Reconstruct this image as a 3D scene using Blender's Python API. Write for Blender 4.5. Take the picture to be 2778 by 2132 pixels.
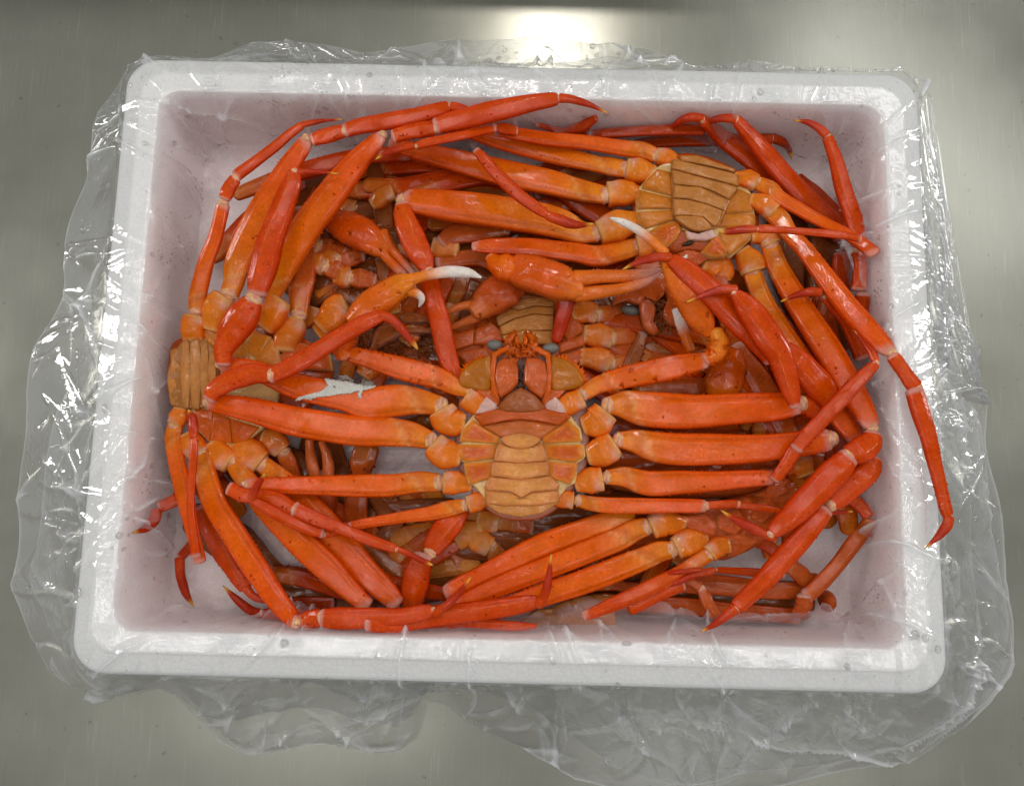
import bpy, math, random
import numpy as np
from mathutils import Vector

for o in list(bpy.data.objects):
    bpy.data.objects.remove(o)
SC = bpy.context.scene
COL = SC.collection
rng = np.random.default_rng(7)
random.seed(7)

# ------------------------------------------------------------------ camera
FPX = 2132.06                       # focal length in photo pixels (2778 wide)
CAM = np.array([0.0017, -0.0962, 0.6124])
EUL = (0.1386, 0.0026, 0.0229)
cd = bpy.data.cameras.new('camera')
cam = bpy.data.objects.new('camera', cd)
COL.objects.link(cam)
cam.location = CAM
cam.rotation_euler = EUL
cd.sensor_fit = 'HORIZONTAL'
cd.sensor_width = 36.0
cd.lens = FPX / 2778 * 36.0
cd.clip_start = 0.01
cd.clip_end = 50
SC.camera = cam

# ------------------------------------------------------------------ light
w = bpy.data.worlds.new('World')
SC.world = w
w.use_nodes = True
bg = w.node_tree.nodes['Background']
bg.inputs[0].default_value = (0.985, 0.995, 0.98, 1)
bg.inputs[1].default_value = 0.29


def area(name, loc, target, sx, sy, power, col):
    l = bpy.data.lights.new(name, 'AREA')
    l.shape = 'RECTANGLE'
    l.size, l.size_y = sx, sy
    l.energy = power
    l.color = col
    o = bpy.data.objects.new(name, l)
    COL.objects.link(o)
    o.location = loc
    o.rotation_euler = (Vector(target) - Vector(loc)).to_track_quat('-Z', 'Y').to_euler()
    return o


area('ceiling_lamp', (0.10, 1.42, 1.85), (0, 0, 0.05), 0.08, 0.07, 3.2, (1.0, 0.96, 0.90))
for tx, ty in ((-.78, .42), (.78, .42), (-.72, -.45), (.72, -.45), (0.0, .62), (0, -.12)):
    area('overhead_fill', (tx, ty, 1.95), (tx, ty, 0), 1.1, .02, 1.9, (1.0, 0.98, 0.95))  # fluorescent ceiling light, with extra tubes added for sparkle on the film
for tx, ty in ((-.6, -.78), (.6, -.78)):
    area('overhead_fill', (tx, ty, 1.95), (tx, ty, 0), .8, .016, .6, (1.0, 0.98, 0.95))  # two more lamps added so the front film catches highlights
for tx, ty in ((-3.0, .55), (3.0, .65)):
    area('side_fill', (tx, ty, 1.65), (0, 0, 0.08), .2, 1.6, 20, (1.0, 0.98, 0.95))  # added side fills that brighten the inner box walls

area('overhead_fill', (1.3, 1.15, 1.9), (0.2, 0.2, 0.0), 1.1, .3, 2.6, (0.98, 0.99, 1.0))  # added soft panel, only to brighten the table's back right
SC.view_settings.view_transform = 'Standard'
SC.view_settings.look = 'None'
SC.view_settings.gamma = 1
SC.view_settings.exposure = 0.20
SC.render.engine = 'CYCLES'
SC.cycles.max_bounces = 10
SC.cycles.transparent_max_bounces = 24
SC.cycles.transmission_bounces = 6
SC.cycles.glossy_bounces = 4
SC.cycles.diffuse_bounces = 4
SC.cycles.caustics_reflective = False
SC.cycles.caustics_refractive = False
SC.cycles.use_denoising = True
SC.cycles.sample_clamp_indirect = 4

# ------------------------------------------------------------------ projection of a photo pixel onto a plane of real height
cx_, cy_, cz_ = np.cos(EUL)
sx_, sy_, sz_ = np.sin(EUL)
ROT = (np.array([[cz_, -sz_, 0], [sz_, cz_, 0], [0, 0, 1]]) @ np.array([[cy_, 0, sy_], [0, 1, 0], [-sy_, 0, cy_]])
       @ np.array([[1, 0, 0], [0, cx_, -sx_], [0, sx_, cx_]]))
TILES = dict(A=(400, 200), B=(1000, 200), C=(1600, 200), D=(2000, 200), E=(400, 700), F=(1000, 700), G=(1500, 700),
             H=(2000, 800), I=(300, 1200), J=(900, 1200), K=(1500, 1200), L=(2000, 1200))


def at(px, py, z):
    """photo pixel -> world point on the horizontal plane of height z (metres); also metres per pixel there"""
    d = ROT @ np.array([(px - 1389) / FPX, -(py - 1066) / FPX, -1.0])
    t = (z - CAM[2]) / d[2]
    return CAM + d * t, t / FPX


def tp(tile, x, y):
    ox, oy = TILES[tile]
    return ox + x / 2.4, oy + y / 2.4


# ------------------------------------------------------------------ mesh helpers
def link(name, V, F, C, m, parent=None, smooth=True, origin=None):
    me = bpy.data.meshes.new(name)
    V = np.asarray(V, float)
    if origin is not None:
        V = V - origin
    me.from_pydata(V.tolist(), [], F)
    if C is not None:
        a = me.color_attributes.new('col', 'FLOAT_COLOR', 'POINT')
        c4 = np.ones((len(V), 4), np.float32)
        c4[:, :3] = C
        a.data.foreach_set('color', c4.ravel())
    if smooth:
        me.polygons.foreach_set('use_smooth', [True] * len(me.polygons))
    me.materials.append(m)
    me.update()
    o = bpy.data.objects.new(name, me)
    COL.objects.link(o)
    if parent is not None:
        o.parent = parent
    return o


class Thing:
    def __init__(s, name, label, cat, loc, group=None):
        s.e = bpy.data.objects.new(name, None)
        COL.objects.link(s.e)
        s.e.empty_display_size = 0.02
        s.e.location = loc
        s.o = np.array(loc, float)
        s.e['label'] = label
        s.e['category'] = cat
        if group:
            s.e['group'] = group

    def part(s, name, VFC, m, parent=None, smooth=True):
        V, F, C = VFC
        return link(name, V, F, C, m, parent if parent is not None else s.e, smooth, s.o)


def join(*parts):
    V, F, C, n = [], [], [], 0
    for v, f, c in parts:
        V.append(np.asarray(v)); C.append(np.asarray(c))
        F.extend([tuple(i + n for i in q) for q in f])
        n += len(v)
    return np.concatenate(V), F, np.concatenate(C)


def catmull(P, m):
    P = np.asarray(P, float)
    if len(P) == 2:
        t = np.linspace(0, 1, m)[:, None]
        return P[0] * (1 - t) + P[1] * t
    L = np.r_[0, np.cumsum(np.linalg.norm(np.diff(P[:, :3], axis=0), axis=1))]
    Q = np.vstack([2 * P[0] - P[1], P, 2 * P[-1] - P[-2]])
    out = []
    for s in np.linspace(0, L[-1], m):
        i = min(max(np.searchsorted(L, s, 'right') - 1, 0), len(P) - 2)
        u = (s - L[i]) / (L[i + 1] - L[i])
        p0, p1, p2, p3 = Q[i:i + 4]
        out.append(.5 * (2 * p1 + (p2 - p0) * u + (2 * p0 - 5 * p1 + 4 * p2 - p3) * u * u + (3 * p1 - p0 - 3 * p2 + p3) * u ** 3))
    return np.array(out)


def norm(v):
    return v / np.maximum(np.linalg.norm(v, axis=-1, keepdims=True), 1e-9)


def spike(p, d, h, r, c):
    d = norm(np.asarray(d, float))
    a = norm(np.cross(d, [0.3, 0.2, 1.0]))
    b = np.cross(d, a)
    V = [p + r * (math.cos(k * 2.094) * a + math.sin(k * 2.094) * b) - d * r * .5 for k in range(3)] + [p + d * h]
    return np.array(V), [(0, 1, 3), (1, 2, 3), (2, 0, 3)], np.tile(c, (4, 1))


def tube(P, Wd, Ht, colf, m=36, n=18, ex=2.3, cap=(0.5, 0.5), tip=False, spines=0, sph=.0009, groove=0.0, lump=0.03, seed=0, sbase=0.1):
    """swept shell segment: P (k,3) control points, Wd (k) half widths, Ht thickness ratio; returns V,F,C"""
    r = np.random.default_rng(seed)
    Q = catmull(np.c_[np.asarray(P), np.asarray(Wd)], m)
    X, Wh = Q[:, :3], np.maximum(Q[:, 3], 1e-4)
    T = norm(np.gradient(X, axis=0))
    S = norm(np.cross(T, np.array([0., 0., 1.])))
    U = np.cross(S, T)
    ts = np.linspace(0, 1, m)
    rings = [(X[i], T[i], S[i], U[i], Wh[i], ts[i]) for i in range(m)]
    pre, post = [], []
    for ph in (80, 58, 36, 15):
        k = math.cos(math.radians(ph)); q = math.sin(math.radians(ph))
        pre.append((X[0] - T[0] * Wh[0] * cap[0] * q, T[0], S[0], U[0], Wh[0] * k, 0.))
        if not tip:
            post.insert(0, (X[-1] + T[-1] * Wh[-1] * cap[1] * q, T[-1], S[-1], U[-1], Wh[-1] * k, 1.))
    rings = pre + rings + post
    R = len(rings)
    a = np.arange(n) * 2 * np.pi / n
    ca, sa = np.cos(a), np.sin(a)
    e = 2.0 / ex
    ux = np.sign(ca) * np.abs(ca) ** e
    uy = np.sign(sa) * np.abs(sa) ** e
    ph = r.uniform(0, 6.28, 6)
    V = np.zeros((R, n, 3)); tt = np.zeros((R, n))
    for i, (x, t, s, u, wv, tv) in enumerate(rings):
        lo = 1 + lump * (np.sin(tv * 9 + ph[0] + 2 * a) + np.sin(tv * 17 + ph[1] - a) * .6)
        gx = ux.copy(); gy = uy * Ht
        if groove:
            gy = gy * (1 - groove * .6 * np.exp(-((ca - .3) / .2) ** 2) - groove * 1.3 * np.exp(-((ca + .55) / .09) ** 2) + groove * .9 * np.exp(-((ca + .34) / .1) ** 2))
        V[i] = x + wv * lo[:, None] * (gx[:, None] * s + gy[:, None] * u)
        tt[i] = tv
    CC = np.tile(ca, (R, 1)); SS = np.tile(sa, (R, 1))
    C = colf(tt.ravel(), CC.ravel(), SS.ravel())
    V = V.reshape(-1, 3)
    F = []
    for i in range(R - 1):
        for j in range(n):
            k = (j + 1) % n
            F.append((i * n + j, (i + 1) * n + j, (i + 1) * n + k, i * n + k))
    F.append(tuple(range(n - 1, -1, -1)))
    F.append(tuple(range((R - 1) * n, R * n)))
    out = [(V, F, C)]
    if spines:
        for side in (1, -1):
            for k in range(spines):
                tq = sbase + (1.0 - sbase - .04) * (k + r.uniform(-.3, .3)) / max(spines - 1, 1)
                i = int(min(max(tq, 0), 1) * (m - 1))
                el = r.uniform(-.1, .45) if r.random() < .75 else r.uniform(.5, 1.2)
                p = X[i] + Wh[i] * .97 * S[i] * side * math.cos(el) + U[i] * Wh[i] * Ht * math.sin(el)
                c = colf(np.array([tq]), np.array([side * .95]), np.array([.2]))[0] * 1.05
                h = sph * r.uniform(.6, 1.5)
                out.append(spike(p, S[i] * side + T[i] * .5, h, h * .75, c))
    return join(*out)


def plate(P, th, dome, colf, smooth=0, rings=None, seed=0, sub=4, wav=0.0):
    """domed plate from an outline (k,3): skirt down th, top bulged by dome"""
    r = np.random.default_rng(seed)
    P = np.asarray(P, float)
    k = len(P)
    if smooth:
        Q = np.vstack([P, P[:1]])
        Pp = np.vstack([P[-1:], Q, P[1:2]])
        out = []
        for i in range(k):
            p0, p1, p2, p3 = Pp[i:i + 4]
            for u in np.arange(sub) / sub:
                out.append(.5 * (2 * p1 + (p2 - p0) * u + (2 * p0 - 5 * p1 + 4 * p2 - p3) * u * u + (3 * p1 - p0 - 3 * p2 + p3) * u ** 3))
        P = np.array(out)
    else:
        out = []
        for i in range(k):
            for u in np.arange(sub) / sub:
                out.append(P[i] * (1 - u) + P[(i + 1) % k] * u)
        P = np.array(out)
    n = len(P)
    c = P.mean(0)
    V, C = [], []
    RG = rings or [(.97, -1, 1), (1, -.25, 1), (.992, .18, .97), (.97, .45, .9), (.93, .68, .8), (.86, .84, .64), (.74, .93, .45), (.55, .98, .27), (.3, 1, .1)]
    # true-offset style inset: move towards the centroid but no faster across the short side than along the long one
    ph = r.uniform(0, 6.28, 4)
    for s, h, g in RG:
        R = c + (P - c) * s
        z = dome * h if h >= 0 else th * h
        R = R.copy()
        R[:, 2] += z
        if wav and h > 0:
            R[:, 2] += wav * h * (np.sin(R[:, 0] * 420 + ph[0]) + np.sin(R[:, 1] * 510 + ph[1]) + .7 * np.sin((R[:, 0] + R[:, 1]) * 900 + ph[2]) + .8 * np.sin((R[:, 0] * .8 - R[:, 1]) * 1300 + ph[3]))
        V.append(R)
        C.append(colf(np.full(n, g), R))
    V.append((c + [0, 0, dome])[None])
    C.append(colf(np.zeros(1), (c)[None]))
    m = len(RG)
    F = []
    area2 = np.sum(P[:, 0] * np.roll(P[:, 1], -1) - np.roll(P[:, 0], -1) * P[:, 1])
    for i in range(m - 1):
        for j in range(n):
            q = (j + 1) % n
            F.append((i * n + j, i * n + q, (i + 1) * n + q, (i + 1) * n + j))
    for j in range(n):
        F.append(((m - 1) * n + j, (m - 1) * n + (j + 1) % n, m * n))
    F.append(tuple(range(n - 1, -1, -1)))
    if area2 < 0:
        F = [f[::-1] for f in F]
    return np.concatenate(V), F, np.concatenate(C)


def ball(c, rx, ry, rz, col, ax=0., nu=14, nv=9, lump=0.0, seed=0):
    r = np.random.default_rng(seed)
    V = []
    for i in range(nv):
        th = math.pi * (i + .5) / nv
        for j in range(nu):
            f = 2 * math.pi * j / nu
            k = 1 + lump * r.normal()
            x, y, z = rx * math.sin(th) * math.cos(f) * k, ry * math.sin(th) * math.sin(f) * k, rz * math.cos(th) * k
            V.append((c[0] + x * math.cos(ax) - y * math.sin(ax), c[1] + x * math.sin(ax) + y * math.cos(ax), c[2] + z))
    F = [(i * nu + j, (i + 1) * nu + j, (i + 1) * nu + (j + 1) % nu, i * nu + (j + 1) % nu) for i in range(nv - 1) for j in range(nu)]
    F.append(tuple(range(nu)))
    F.append(tuple(range(nv * nu - 1, (nv - 1) * nu - 1, -1)))
    return np.array(V), F, np.tile(np.asarray(col, float), (len(V), 1))


# ------------------------------------------------------------------ materials
def mat(name):
    m = bpy.data.materials.new(name)
    m.use_nodes = True
    nt = m.node_tree
    b = nt.nodes['Principled BSDF']
    return m, nt, b


def nd(nt, t, **kw):
    n = nt.nodes.new(t)
    for k, v in kw.items():
        setattr(n, k, v)
    return n


def shell_material(name, rough, coat, bump, speck=1.0, sss=0.0, fine=1300):
    m, nt, b = mat(name)
    L = nt.links
    at_ = nd(nt, 'ShaderNodeAttribute', attribute_name='col')
    tc = nd(nt, 'ShaderNodeTexCoord')
    n1 = nd(nt, 'ShaderNodeTexNoise'); n1.inputs['Scale'].default_value = 70; n1.inputs['Detail'].default_value = 5
    n2 = nd(nt, 'ShaderNodeTexNoise'); n2.inputs['Scale'].default_value = 420; n2.inputs['Detail'].default_value = 3
    v1 = nd(nt, 'ShaderNodeTexVoronoi'); v1.inputs['Scale'].default_value = 230
    v2 = nd(nt, 'ShaderNodeTexVoronoi'); v2.inputs['Scale'].default_value = fine
    nb = nd(nt, 'ShaderNodeTexNoise'); nb.inputs['Scale'].default_value = 520; nb.inputs['Detail'].default_value = 2.0
    for q in (n1, n2, v1, v2, nb):
        L.new(tc.outputs['Object'], q.inputs['Vector'])
    r1 = nd(nt, 'ShaderNodeMapRange'); r1.inputs[1].default_value = .3; r1.inputs[2].default_value = .7
    r1.inputs[3].default_value = .87; r1.inputs[4].default_value = 1.10
    L.new(n1.outputs[0], r1.inputs[0])
    r2 = nd(nt, 'ShaderNodeMapRange'); r2.inputs[1].default_value = .3; r2.inputs[2].default_value = .7
    r2.inputs[3].default_value = .88; r2.inputs[4].default_value = 1.1
    L.new(n2.outputs[0], r2.inputs[0])
    mu = nd(nt, 'ShaderNodeMath', operation='MULTIPLY')
    L.new(r1.outputs[0], mu.inputs[0]); L.new(r2.outputs[0], mu.inputs[1])
    # dark freckles
    fr = nd(nt, 'ShaderNodeMapRange'); fr.inputs[1].default_value = .10; fr.inputs[2].default_value = .22
    fr.inputs[3].default_value = 1 - .45 * speck; fr.inputs[4].default_value = 1
    L.new(v1.outputs['Distance'], fr.inputs[0])
    gate = nd(nt, 'ShaderNodeMapRange'); gate.inputs[1].default_value = .52; gate.inputs[2].default_value = .62
    L.new(n1.outputs[0], gate.inputs[0])
    mxf = nd(nt, 'ShaderNodeMix'); mxf.data_type = 'FLOAT'
    L.new(gate.outputs[0], mxf.inputs[0]); mxf.inputs[2].default_value = 1.0; L.new(fr.outputs[0], mxf.inputs[3])
    mu2 = nd(nt, 'ShaderNodeMath', operation='MULTIPLY')
    L.new(mu.outputs[0], mu2.inputs[0]); L.new(mxf.outputs[0], mu2.inputs[1])
    v3 = nd(nt, 'ShaderNodeTexVoronoi'); v3.inputs['Scale'].default_value = 330
    L.new(tc.outputs['Object'], v3.inputs['Vector'])
    pf = nd(nt, 'ShaderNodeMapRange'); pf.inputs[1].default_value = .20; pf.inputs[2].default_value = .10
    pf.inputs[3].default_value = 0; pf.inputs[4].default_value = .22
    L.new(v3.outputs['Distance'], pf.inputs[0])
    pm = nd(nt, 'ShaderNodeMix'); pm.data_type = 'RGBA'
    L.new(pf.outputs[0], pm.inputs[0]); L.new(at_.outputs['Color'], pm.inputs[6]); pm.inputs[7].default_value = (.85, .42, .12, 1)
    vm = nd(nt, 'ShaderNodeVectorMath', operation='SCALE')
    L.new(pm.outputs[2], vm.inputs[0]); L.new(mu2.outputs[0], vm.inputs['Scale'])
    L.new(vm.outputs[0], b.inputs['Base Color'])
    b.inputs['Roughness'].default_value = rough
    b.inputs['Specular IOR Level'].default_value = .0
    cw = nd(nt, 'ShaderNodeMapRange'); cw.inputs[1].default_value = .38; cw.inputs[2].default_value = .6
    cw.inputs[3].default_value = coat * .35; cw.inputs[4].default_value = coat * 1.25
    L.new(n1.outputs[0], cw.inputs[0]); L.new(cw.outputs[0], b.inputs['Coat Weight'])
    b.inputs['Coat Roughness'].default_value = .06
    if sss:
        b.inputs['Subsurface Weight'].default_value = sss
        b.inputs['Subsurface Radius'].default_value = (1, .35, .12)
        b.inputs['Subsurface Scale'].default_value = .004
    # granules + uneven wet film
    add = nd(nt, 'ShaderNodeMath', operation='MULTIPLY_ADD')
    L.new(v2.outputs['Distance'], add.inputs[0]); add.inputs[1].default_value = -.35
    L.new(nb.outputs[0], add.inputs[2])
    bp = nd(nt, 'ShaderNodeBump'); bp.inputs['Strength'].default_value = 1.0; bp.inputs['Distance'].default_value = .00016 * bump / .34
    L.new(add.outputs[0], bp.inputs['Height'])
    L.new(bp.outputs[0], b.inputs['Normal'])
    bc = nd(nt, 'ShaderNodeBump'); bc.inputs['Strength'].default_value = 1.0; bc.inputs['Distance'].default_value = .00019 * bump / .34
    L.new(nb.outputs[0], bc.inputs['Height'])
    L.new(bc.outputs[0], b.inputs['Coat Normal'])
    return m


M_SHELL = shell_material('crab_shell', .5, .55, .24)
M_BELLY = shell_material('belly_shell', .5, .65, .24, speck=.7)
M_SOFT = shell_material('joint_skin', .45, .6, .5, speck=.2)
M_EYE, _nt, _b = mat('crab_eye')
_b.inputs['Base Color'].default_value = (.15, .142, .125, 1); _b.inputs['Roughness'].default_value = .42


def foam_material():
    m, nt, b = mat('white_foam')
    L = nt.links
    tc = nd(nt, 'ShaderNodeTexCoord')
    v = nd(nt, 'ShaderNodeTexVoronoi'); v.inputs['Scale'].default_value = 230
    v2 = nd(nt, 'ShaderNodeTexVoronoi', feature='DISTANCE_TO_EDGE'); v2.inputs['Scale'].default_value = 230
    n = nd(nt, 'ShaderNodeTexNoise'); n.inputs['Scale'].default_value = 22; n.inputs['Detail'].default_value = 6
    for q in (v, v2, n):
        L.new(tc.outputs['Object'], q.inputs['Vector'])
    mr = nd(nt, 'ShaderNodeMapRange'); mr.inputs[1].default_value = 0; mr.inputs[2].default_value = .05
    mr.inputs[3].default_value = .86; mr.inputs[4].default_value = 1.0
    L.new(v2.outputs[0], mr.inputs[0])
    mr2 = nd(nt, 'ShaderNodeMapRange'); mr2.inputs[1].default_value = .3; mr2.inputs[2].default_value = .7
    mr2.inputs[3].default_value = .95; mr2.inputs[4].default_value = 1.0
    L.new(n.outputs[0], mr2.inputs[0])
    mu = nd(nt, 'ShaderNodeMath', operation='MULTIPLY'); L.new(mr.outputs[0], mu.inputs[0]); L.new(mr2.outputs[0], mu.inputs[1])
    vm = nd(nt, 'ShaderNodeVectorMath', operation='SCALE'); vm.inputs[0].default_value = (.945, .95, .94)
    L.new(mu.outputs[0], vm.inputs['Scale'])
    L.new(vm.outputs[0], b.inputs['Base Color'])
    b.inputs['Roughness'].default_value = .6
    b.inputs['Subsurface Weight'].default_value = .6
    b.inputs['Subsurface Radius'].default_value = (1, 1, 1)
    b.inputs['Subsurface Scale'].default_value = .025
    bp = nd(nt, 'ShaderNodeBump'); bp.inputs['Strength'].default_value = .5; bp.inputs['Distance'].default_value = .0009
    L.new(v2.outputs[0], bp.inputs['Height']); L.new(bp.outputs[0], b.inputs['Normal'])
    return m


def steel_material():
    m, nt, b = mat('brushed_steel')
    L = nt.links
    tc = nd(nt, 'ShaderNodeTexCoord')
    mp = nd(nt, 'ShaderNodeMapping'); mp.inputs['Scale'].default_value = (900, 22, 20); mp.inputs['Rotation'].default_value = (0, 0, .05)
    L.new(tc.outputs['Object'], mp.inputs[0])
    n1 = nd(nt, 'ShaderNodeTexNoise'); n1.inputs['Scale'].default_value = 1; n1.inputs['Detail'].default_value = 4
    L.new(mp.outputs[0], n1.inputs['Vector'])
    # long thin scratches
    mp2 = nd(nt, 'ShaderNodeMapping'); mp2.inputs['Scale'].default_value = (420, 18, 20); mp2.inputs['Rotation'].default_value = (0, 0, -.16)
    L.new(tc.outputs['Object'], mp2.inputs[0])
    n2 = nd(nt, 'ShaderNodeTexNoise'); n2.inputs['Scale'].default_value = 1; n2.inputs['Detail'].default_value = 2
    L.new(mp2.outputs[0], n2.inputs['Vector'])
    sc = nd(nt, 'ShaderNodeMapRange'); sc.inputs[1].default_value = .62; sc.inputs[2].default_value = .74
    L.new(n2.outputs[0], sc.inputs[0])
    mp3 = nd(nt, 'ShaderNodeMapping'); mp3.inputs['Scale'].default_value = (500, 30, 20); mp3.inputs['Rotation'].default_value = (0, 0, .55)
    L.new(tc.outputs['Object'], mp3.inputs[0])
    n5 = nd(nt, 'ShaderNodeTexNoise'); n5.inputs['Scale'].default_value = 1; n5.inputs['Detail'].default_value = 2
    L.new(mp3.outputs[0], n5.inputs['Vector'])
    sc5 = nd(nt, 'ShaderNodeMapRange'); sc5.inputs[1].default_value = .66; sc5.inputs[2].default_value = .76; sc5.inputs[4].default_value = .8
    L.new(n5.outputs[0], sc5.inputs[0])
    mxs = nd(nt, 'ShaderNodeMath', operation='MAXIMUM'); L.new(sc.outputs[0], mxs.inputs[0]); L.new(sc5.outputs[0], mxs.inputs[1])
    # smudges
    n3 = nd(nt, 'ShaderNodeTexNoise'); n3.inputs['Scale'].default_value = 9; n3.inputs['Detail'].default_value = 7; n3.inputs['Roughness'].default_value = .6
    L.new(tc.outputs['Object'], n3.inputs['Vector'])
    n4 = nd(nt, 'ShaderNodeTexNoise'); n4.inputs['Scale'].default_value = 160; n4.inputs['Detail'].default_value = 2
    L.new(tc.outputs['Object'], n4.inputs['Vector'])
    dt = nd(nt, 'ShaderNodeMapRange'); dt.inputs[1].default_value = .71; dt.inputs[2].default_value = .76
    L.new(n4.outputs[0], dt.inputs[0])
    sm = nd(nt, 'ShaderNodeMapRange'); sm.inputs[1].default_value = .3; sm.inputs[2].default_value = .7
    sm.inputs[3].default_value = .88; sm.inputs[4].default_value = 1.05
    L.new(n3.outputs[0], sm.inputs[0])
    st = nd(nt, 'ShaderNodeMapRange'); st.inputs[1].default_value = .3; st.inputs[2].default_value = .7
    st.inputs[3].default_value = .97; st.inputs[4].default_value = 1.03
    L.new(n1.outputs[0], st.inputs[0])
    mu = nd(nt, 'ShaderNodeMath', operation='MULTIPLY'); L.new(sm.outputs[0], mu.inputs[0]); L.new(st.outputs[0], mu.inputs[1])
    ad = nd(nt, 'ShaderNodeMath', operation='MULTIPLY_ADD'); L.new(mxs.outputs[0], ad.inputs[0]); ad.inputs[1].default_value = .16; L.new(mu.outputs[0], ad.inputs[2])
    su = nd(nt, 'ShaderNodeMath', operation='MULTIPLY_ADD'); L.new(dt.outputs[0], su.inputs[0]); su.inputs[1].default_value = -.3; L.new(ad.outputs[0], su.inputs[2])
    vm = nd(nt, 'ShaderNodeVectorMath', operation='SCALE'); vm.inputs[0].default_value = (.352, .350, .298)
    L.new(su.outputs[0], vm.inputs['Scale'])
    L.new(vm.outputs[0], b.inputs['Base Color'])
    b.inputs['Metallic'].default_value = .72
    rr = nd(nt, 'ShaderNodeMapRange'); rr.inputs[1].default_value = .3; rr.inputs[2].default_value = .7
    rr.inputs[3].default_value = .19; rr.inputs[4].default_value = .27
    L.new(n3.outputs[0], rr.inputs[0])
    L.new(rr.outputs[0], b.inputs['Roughness'])
    bp = nd(nt, 'ShaderNodeBump'); bp.inputs['Strength'].default_value = .08; bp.inputs['Distance'].default_value = .0004
    L.new(n1.outputs[0], bp.inputs['Height']); L.new(bp.outputs[0], b.inputs['Normal'])
    return m


def bag_material():
    m = bpy.data.materials.new('clear_plastic')
    m.use_nodes = True
    nt = m.node_tree
    nt.nodes.clear()
    L = nt.links
    out = nd(nt, 'ShaderNodeOutputMaterial')
    at_ = nd(nt, 'ShaderNodeAttribute', attribute_name='col')
    tr = nd(nt, 'ShaderNodeBsdfTransparent')
    L.new(at_.outputs['Color'], tr.inputs[0])
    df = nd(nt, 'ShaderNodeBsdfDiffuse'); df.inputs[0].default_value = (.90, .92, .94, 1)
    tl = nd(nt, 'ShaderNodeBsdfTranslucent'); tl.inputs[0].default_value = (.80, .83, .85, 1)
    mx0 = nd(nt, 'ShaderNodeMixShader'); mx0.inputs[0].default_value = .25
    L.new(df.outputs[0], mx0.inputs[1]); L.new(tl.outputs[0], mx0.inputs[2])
    tc = nd(nt, 'ShaderNodeTexCoord')
    n = nd(nt, 'ShaderNodeTexNoise'); n.inputs['Scale'].default_value = 55; n.inputs['Detail'].default_value = 5
    L.new(tc.outputs['Object'], n.inputs['Vector'])
    hz = nd(nt, 'ShaderNodeMapRange'); hz.inputs[1].default_value = .35; hz.inputs[2].default_value = .7
    hz.inputs[3].default_value = .02; hz.inputs[4].default_value = .09
    L.new(n.outputs[0], hz.inputs[0])
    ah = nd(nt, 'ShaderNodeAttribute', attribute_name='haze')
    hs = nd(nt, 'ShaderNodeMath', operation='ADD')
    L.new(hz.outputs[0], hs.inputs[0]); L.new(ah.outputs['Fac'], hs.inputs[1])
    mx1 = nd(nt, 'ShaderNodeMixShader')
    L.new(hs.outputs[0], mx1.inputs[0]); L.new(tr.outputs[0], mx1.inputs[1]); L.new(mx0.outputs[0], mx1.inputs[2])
    gl = nd(nt, 'ShaderNodeBsdfGlossy'); gr = nd(nt, 'ShaderNodeSeparateColor')
    L.new(at_.outputs['Color'], gr.inputs[0])
    grr = nd(nt, 'ShaderNodeMapRange'); grr.inputs[1].default_value = .99; grr.inputs[2].default_value = .95
    grr.inputs[3].default_value = .045; grr.inputs[4].default_value = .22
    L.new(gr.outputs[1], grr.inputs[0]); L.new(grr.outputs[0], gl.inputs['Roughness'])
    gl.inputs[0].default_value = (1, 1, 1, 1)
    fr = nd(nt, 'ShaderNodeLayerWeight'); fr.inputs[0].default_value = .30
    ma = nd(nt, 'ShaderNodeMapRange'); ma.inputs[1].default_value = 0; ma.inputs[2].default_value = 1
    ma.inputs[3].default_value = .09; ma.inputs[4].default_value = .26
    L.new(fr.outputs['Fresnel'], ma.inputs[0])
    n2 = nd(nt, 'ShaderNodeTexNoise'); n2.inputs['Scale'].default_value = 230; n2.inputs['Detail'].default_value = 4
    L.new(tc.outputs['Object'], n2.inputs['Vector'])
    bp = nd(nt, 'ShaderNodeBump'); bp.inputs['Strength'].default_value = .35; bp.inputs['Distance'].default_value = .001
    L.new(n2.outputs[0], bp.inputs['Height'])
    L.new(bp.outputs[0], gl.inputs['Normal'])
    mx2 = nd(nt, 'ShaderNodeMixShader')
    wf = nd(nt, 'ShaderNodeMapRange'); wf.inputs[1].default_value = .995; wf.inputs[2].default_value = .955
    wf.inputs[3].default_value = 1; wf.inputs[4].default_value = .35
    L.new(gr.outputs[1], wf.inputs[0])
    mw = nd(nt, 'ShaderNodeMath', operation='MULTIPLY'); L.new(ma.outputs[0], mw.inputs[0]); L.new(wf.outputs[0], mw.inputs[1])
    L.new(mw.outputs[0], mx2.inputs[0]); L.new(mx1.outputs[0], mx2.inputs[1]); L.new(gl.outputs[0], mx2.inputs[2])
    L.new(mx2.outputs[0], out.inputs[0])
    return m


def simple(name, col, rough=.5, trans=0., ior=1.33, metal=0.):
    m, nt, b = mat(name)
    b.inputs['Base Color'].default_value = (*col, 1)
    b.inputs['Roughness'].default_value = rough
    b.inputs['Transmission Weight'].default_value = trans
    b.inputs['IOR'].default_value = ior
    b.inputs['Metallic'].default_value = metal
    return m


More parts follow.
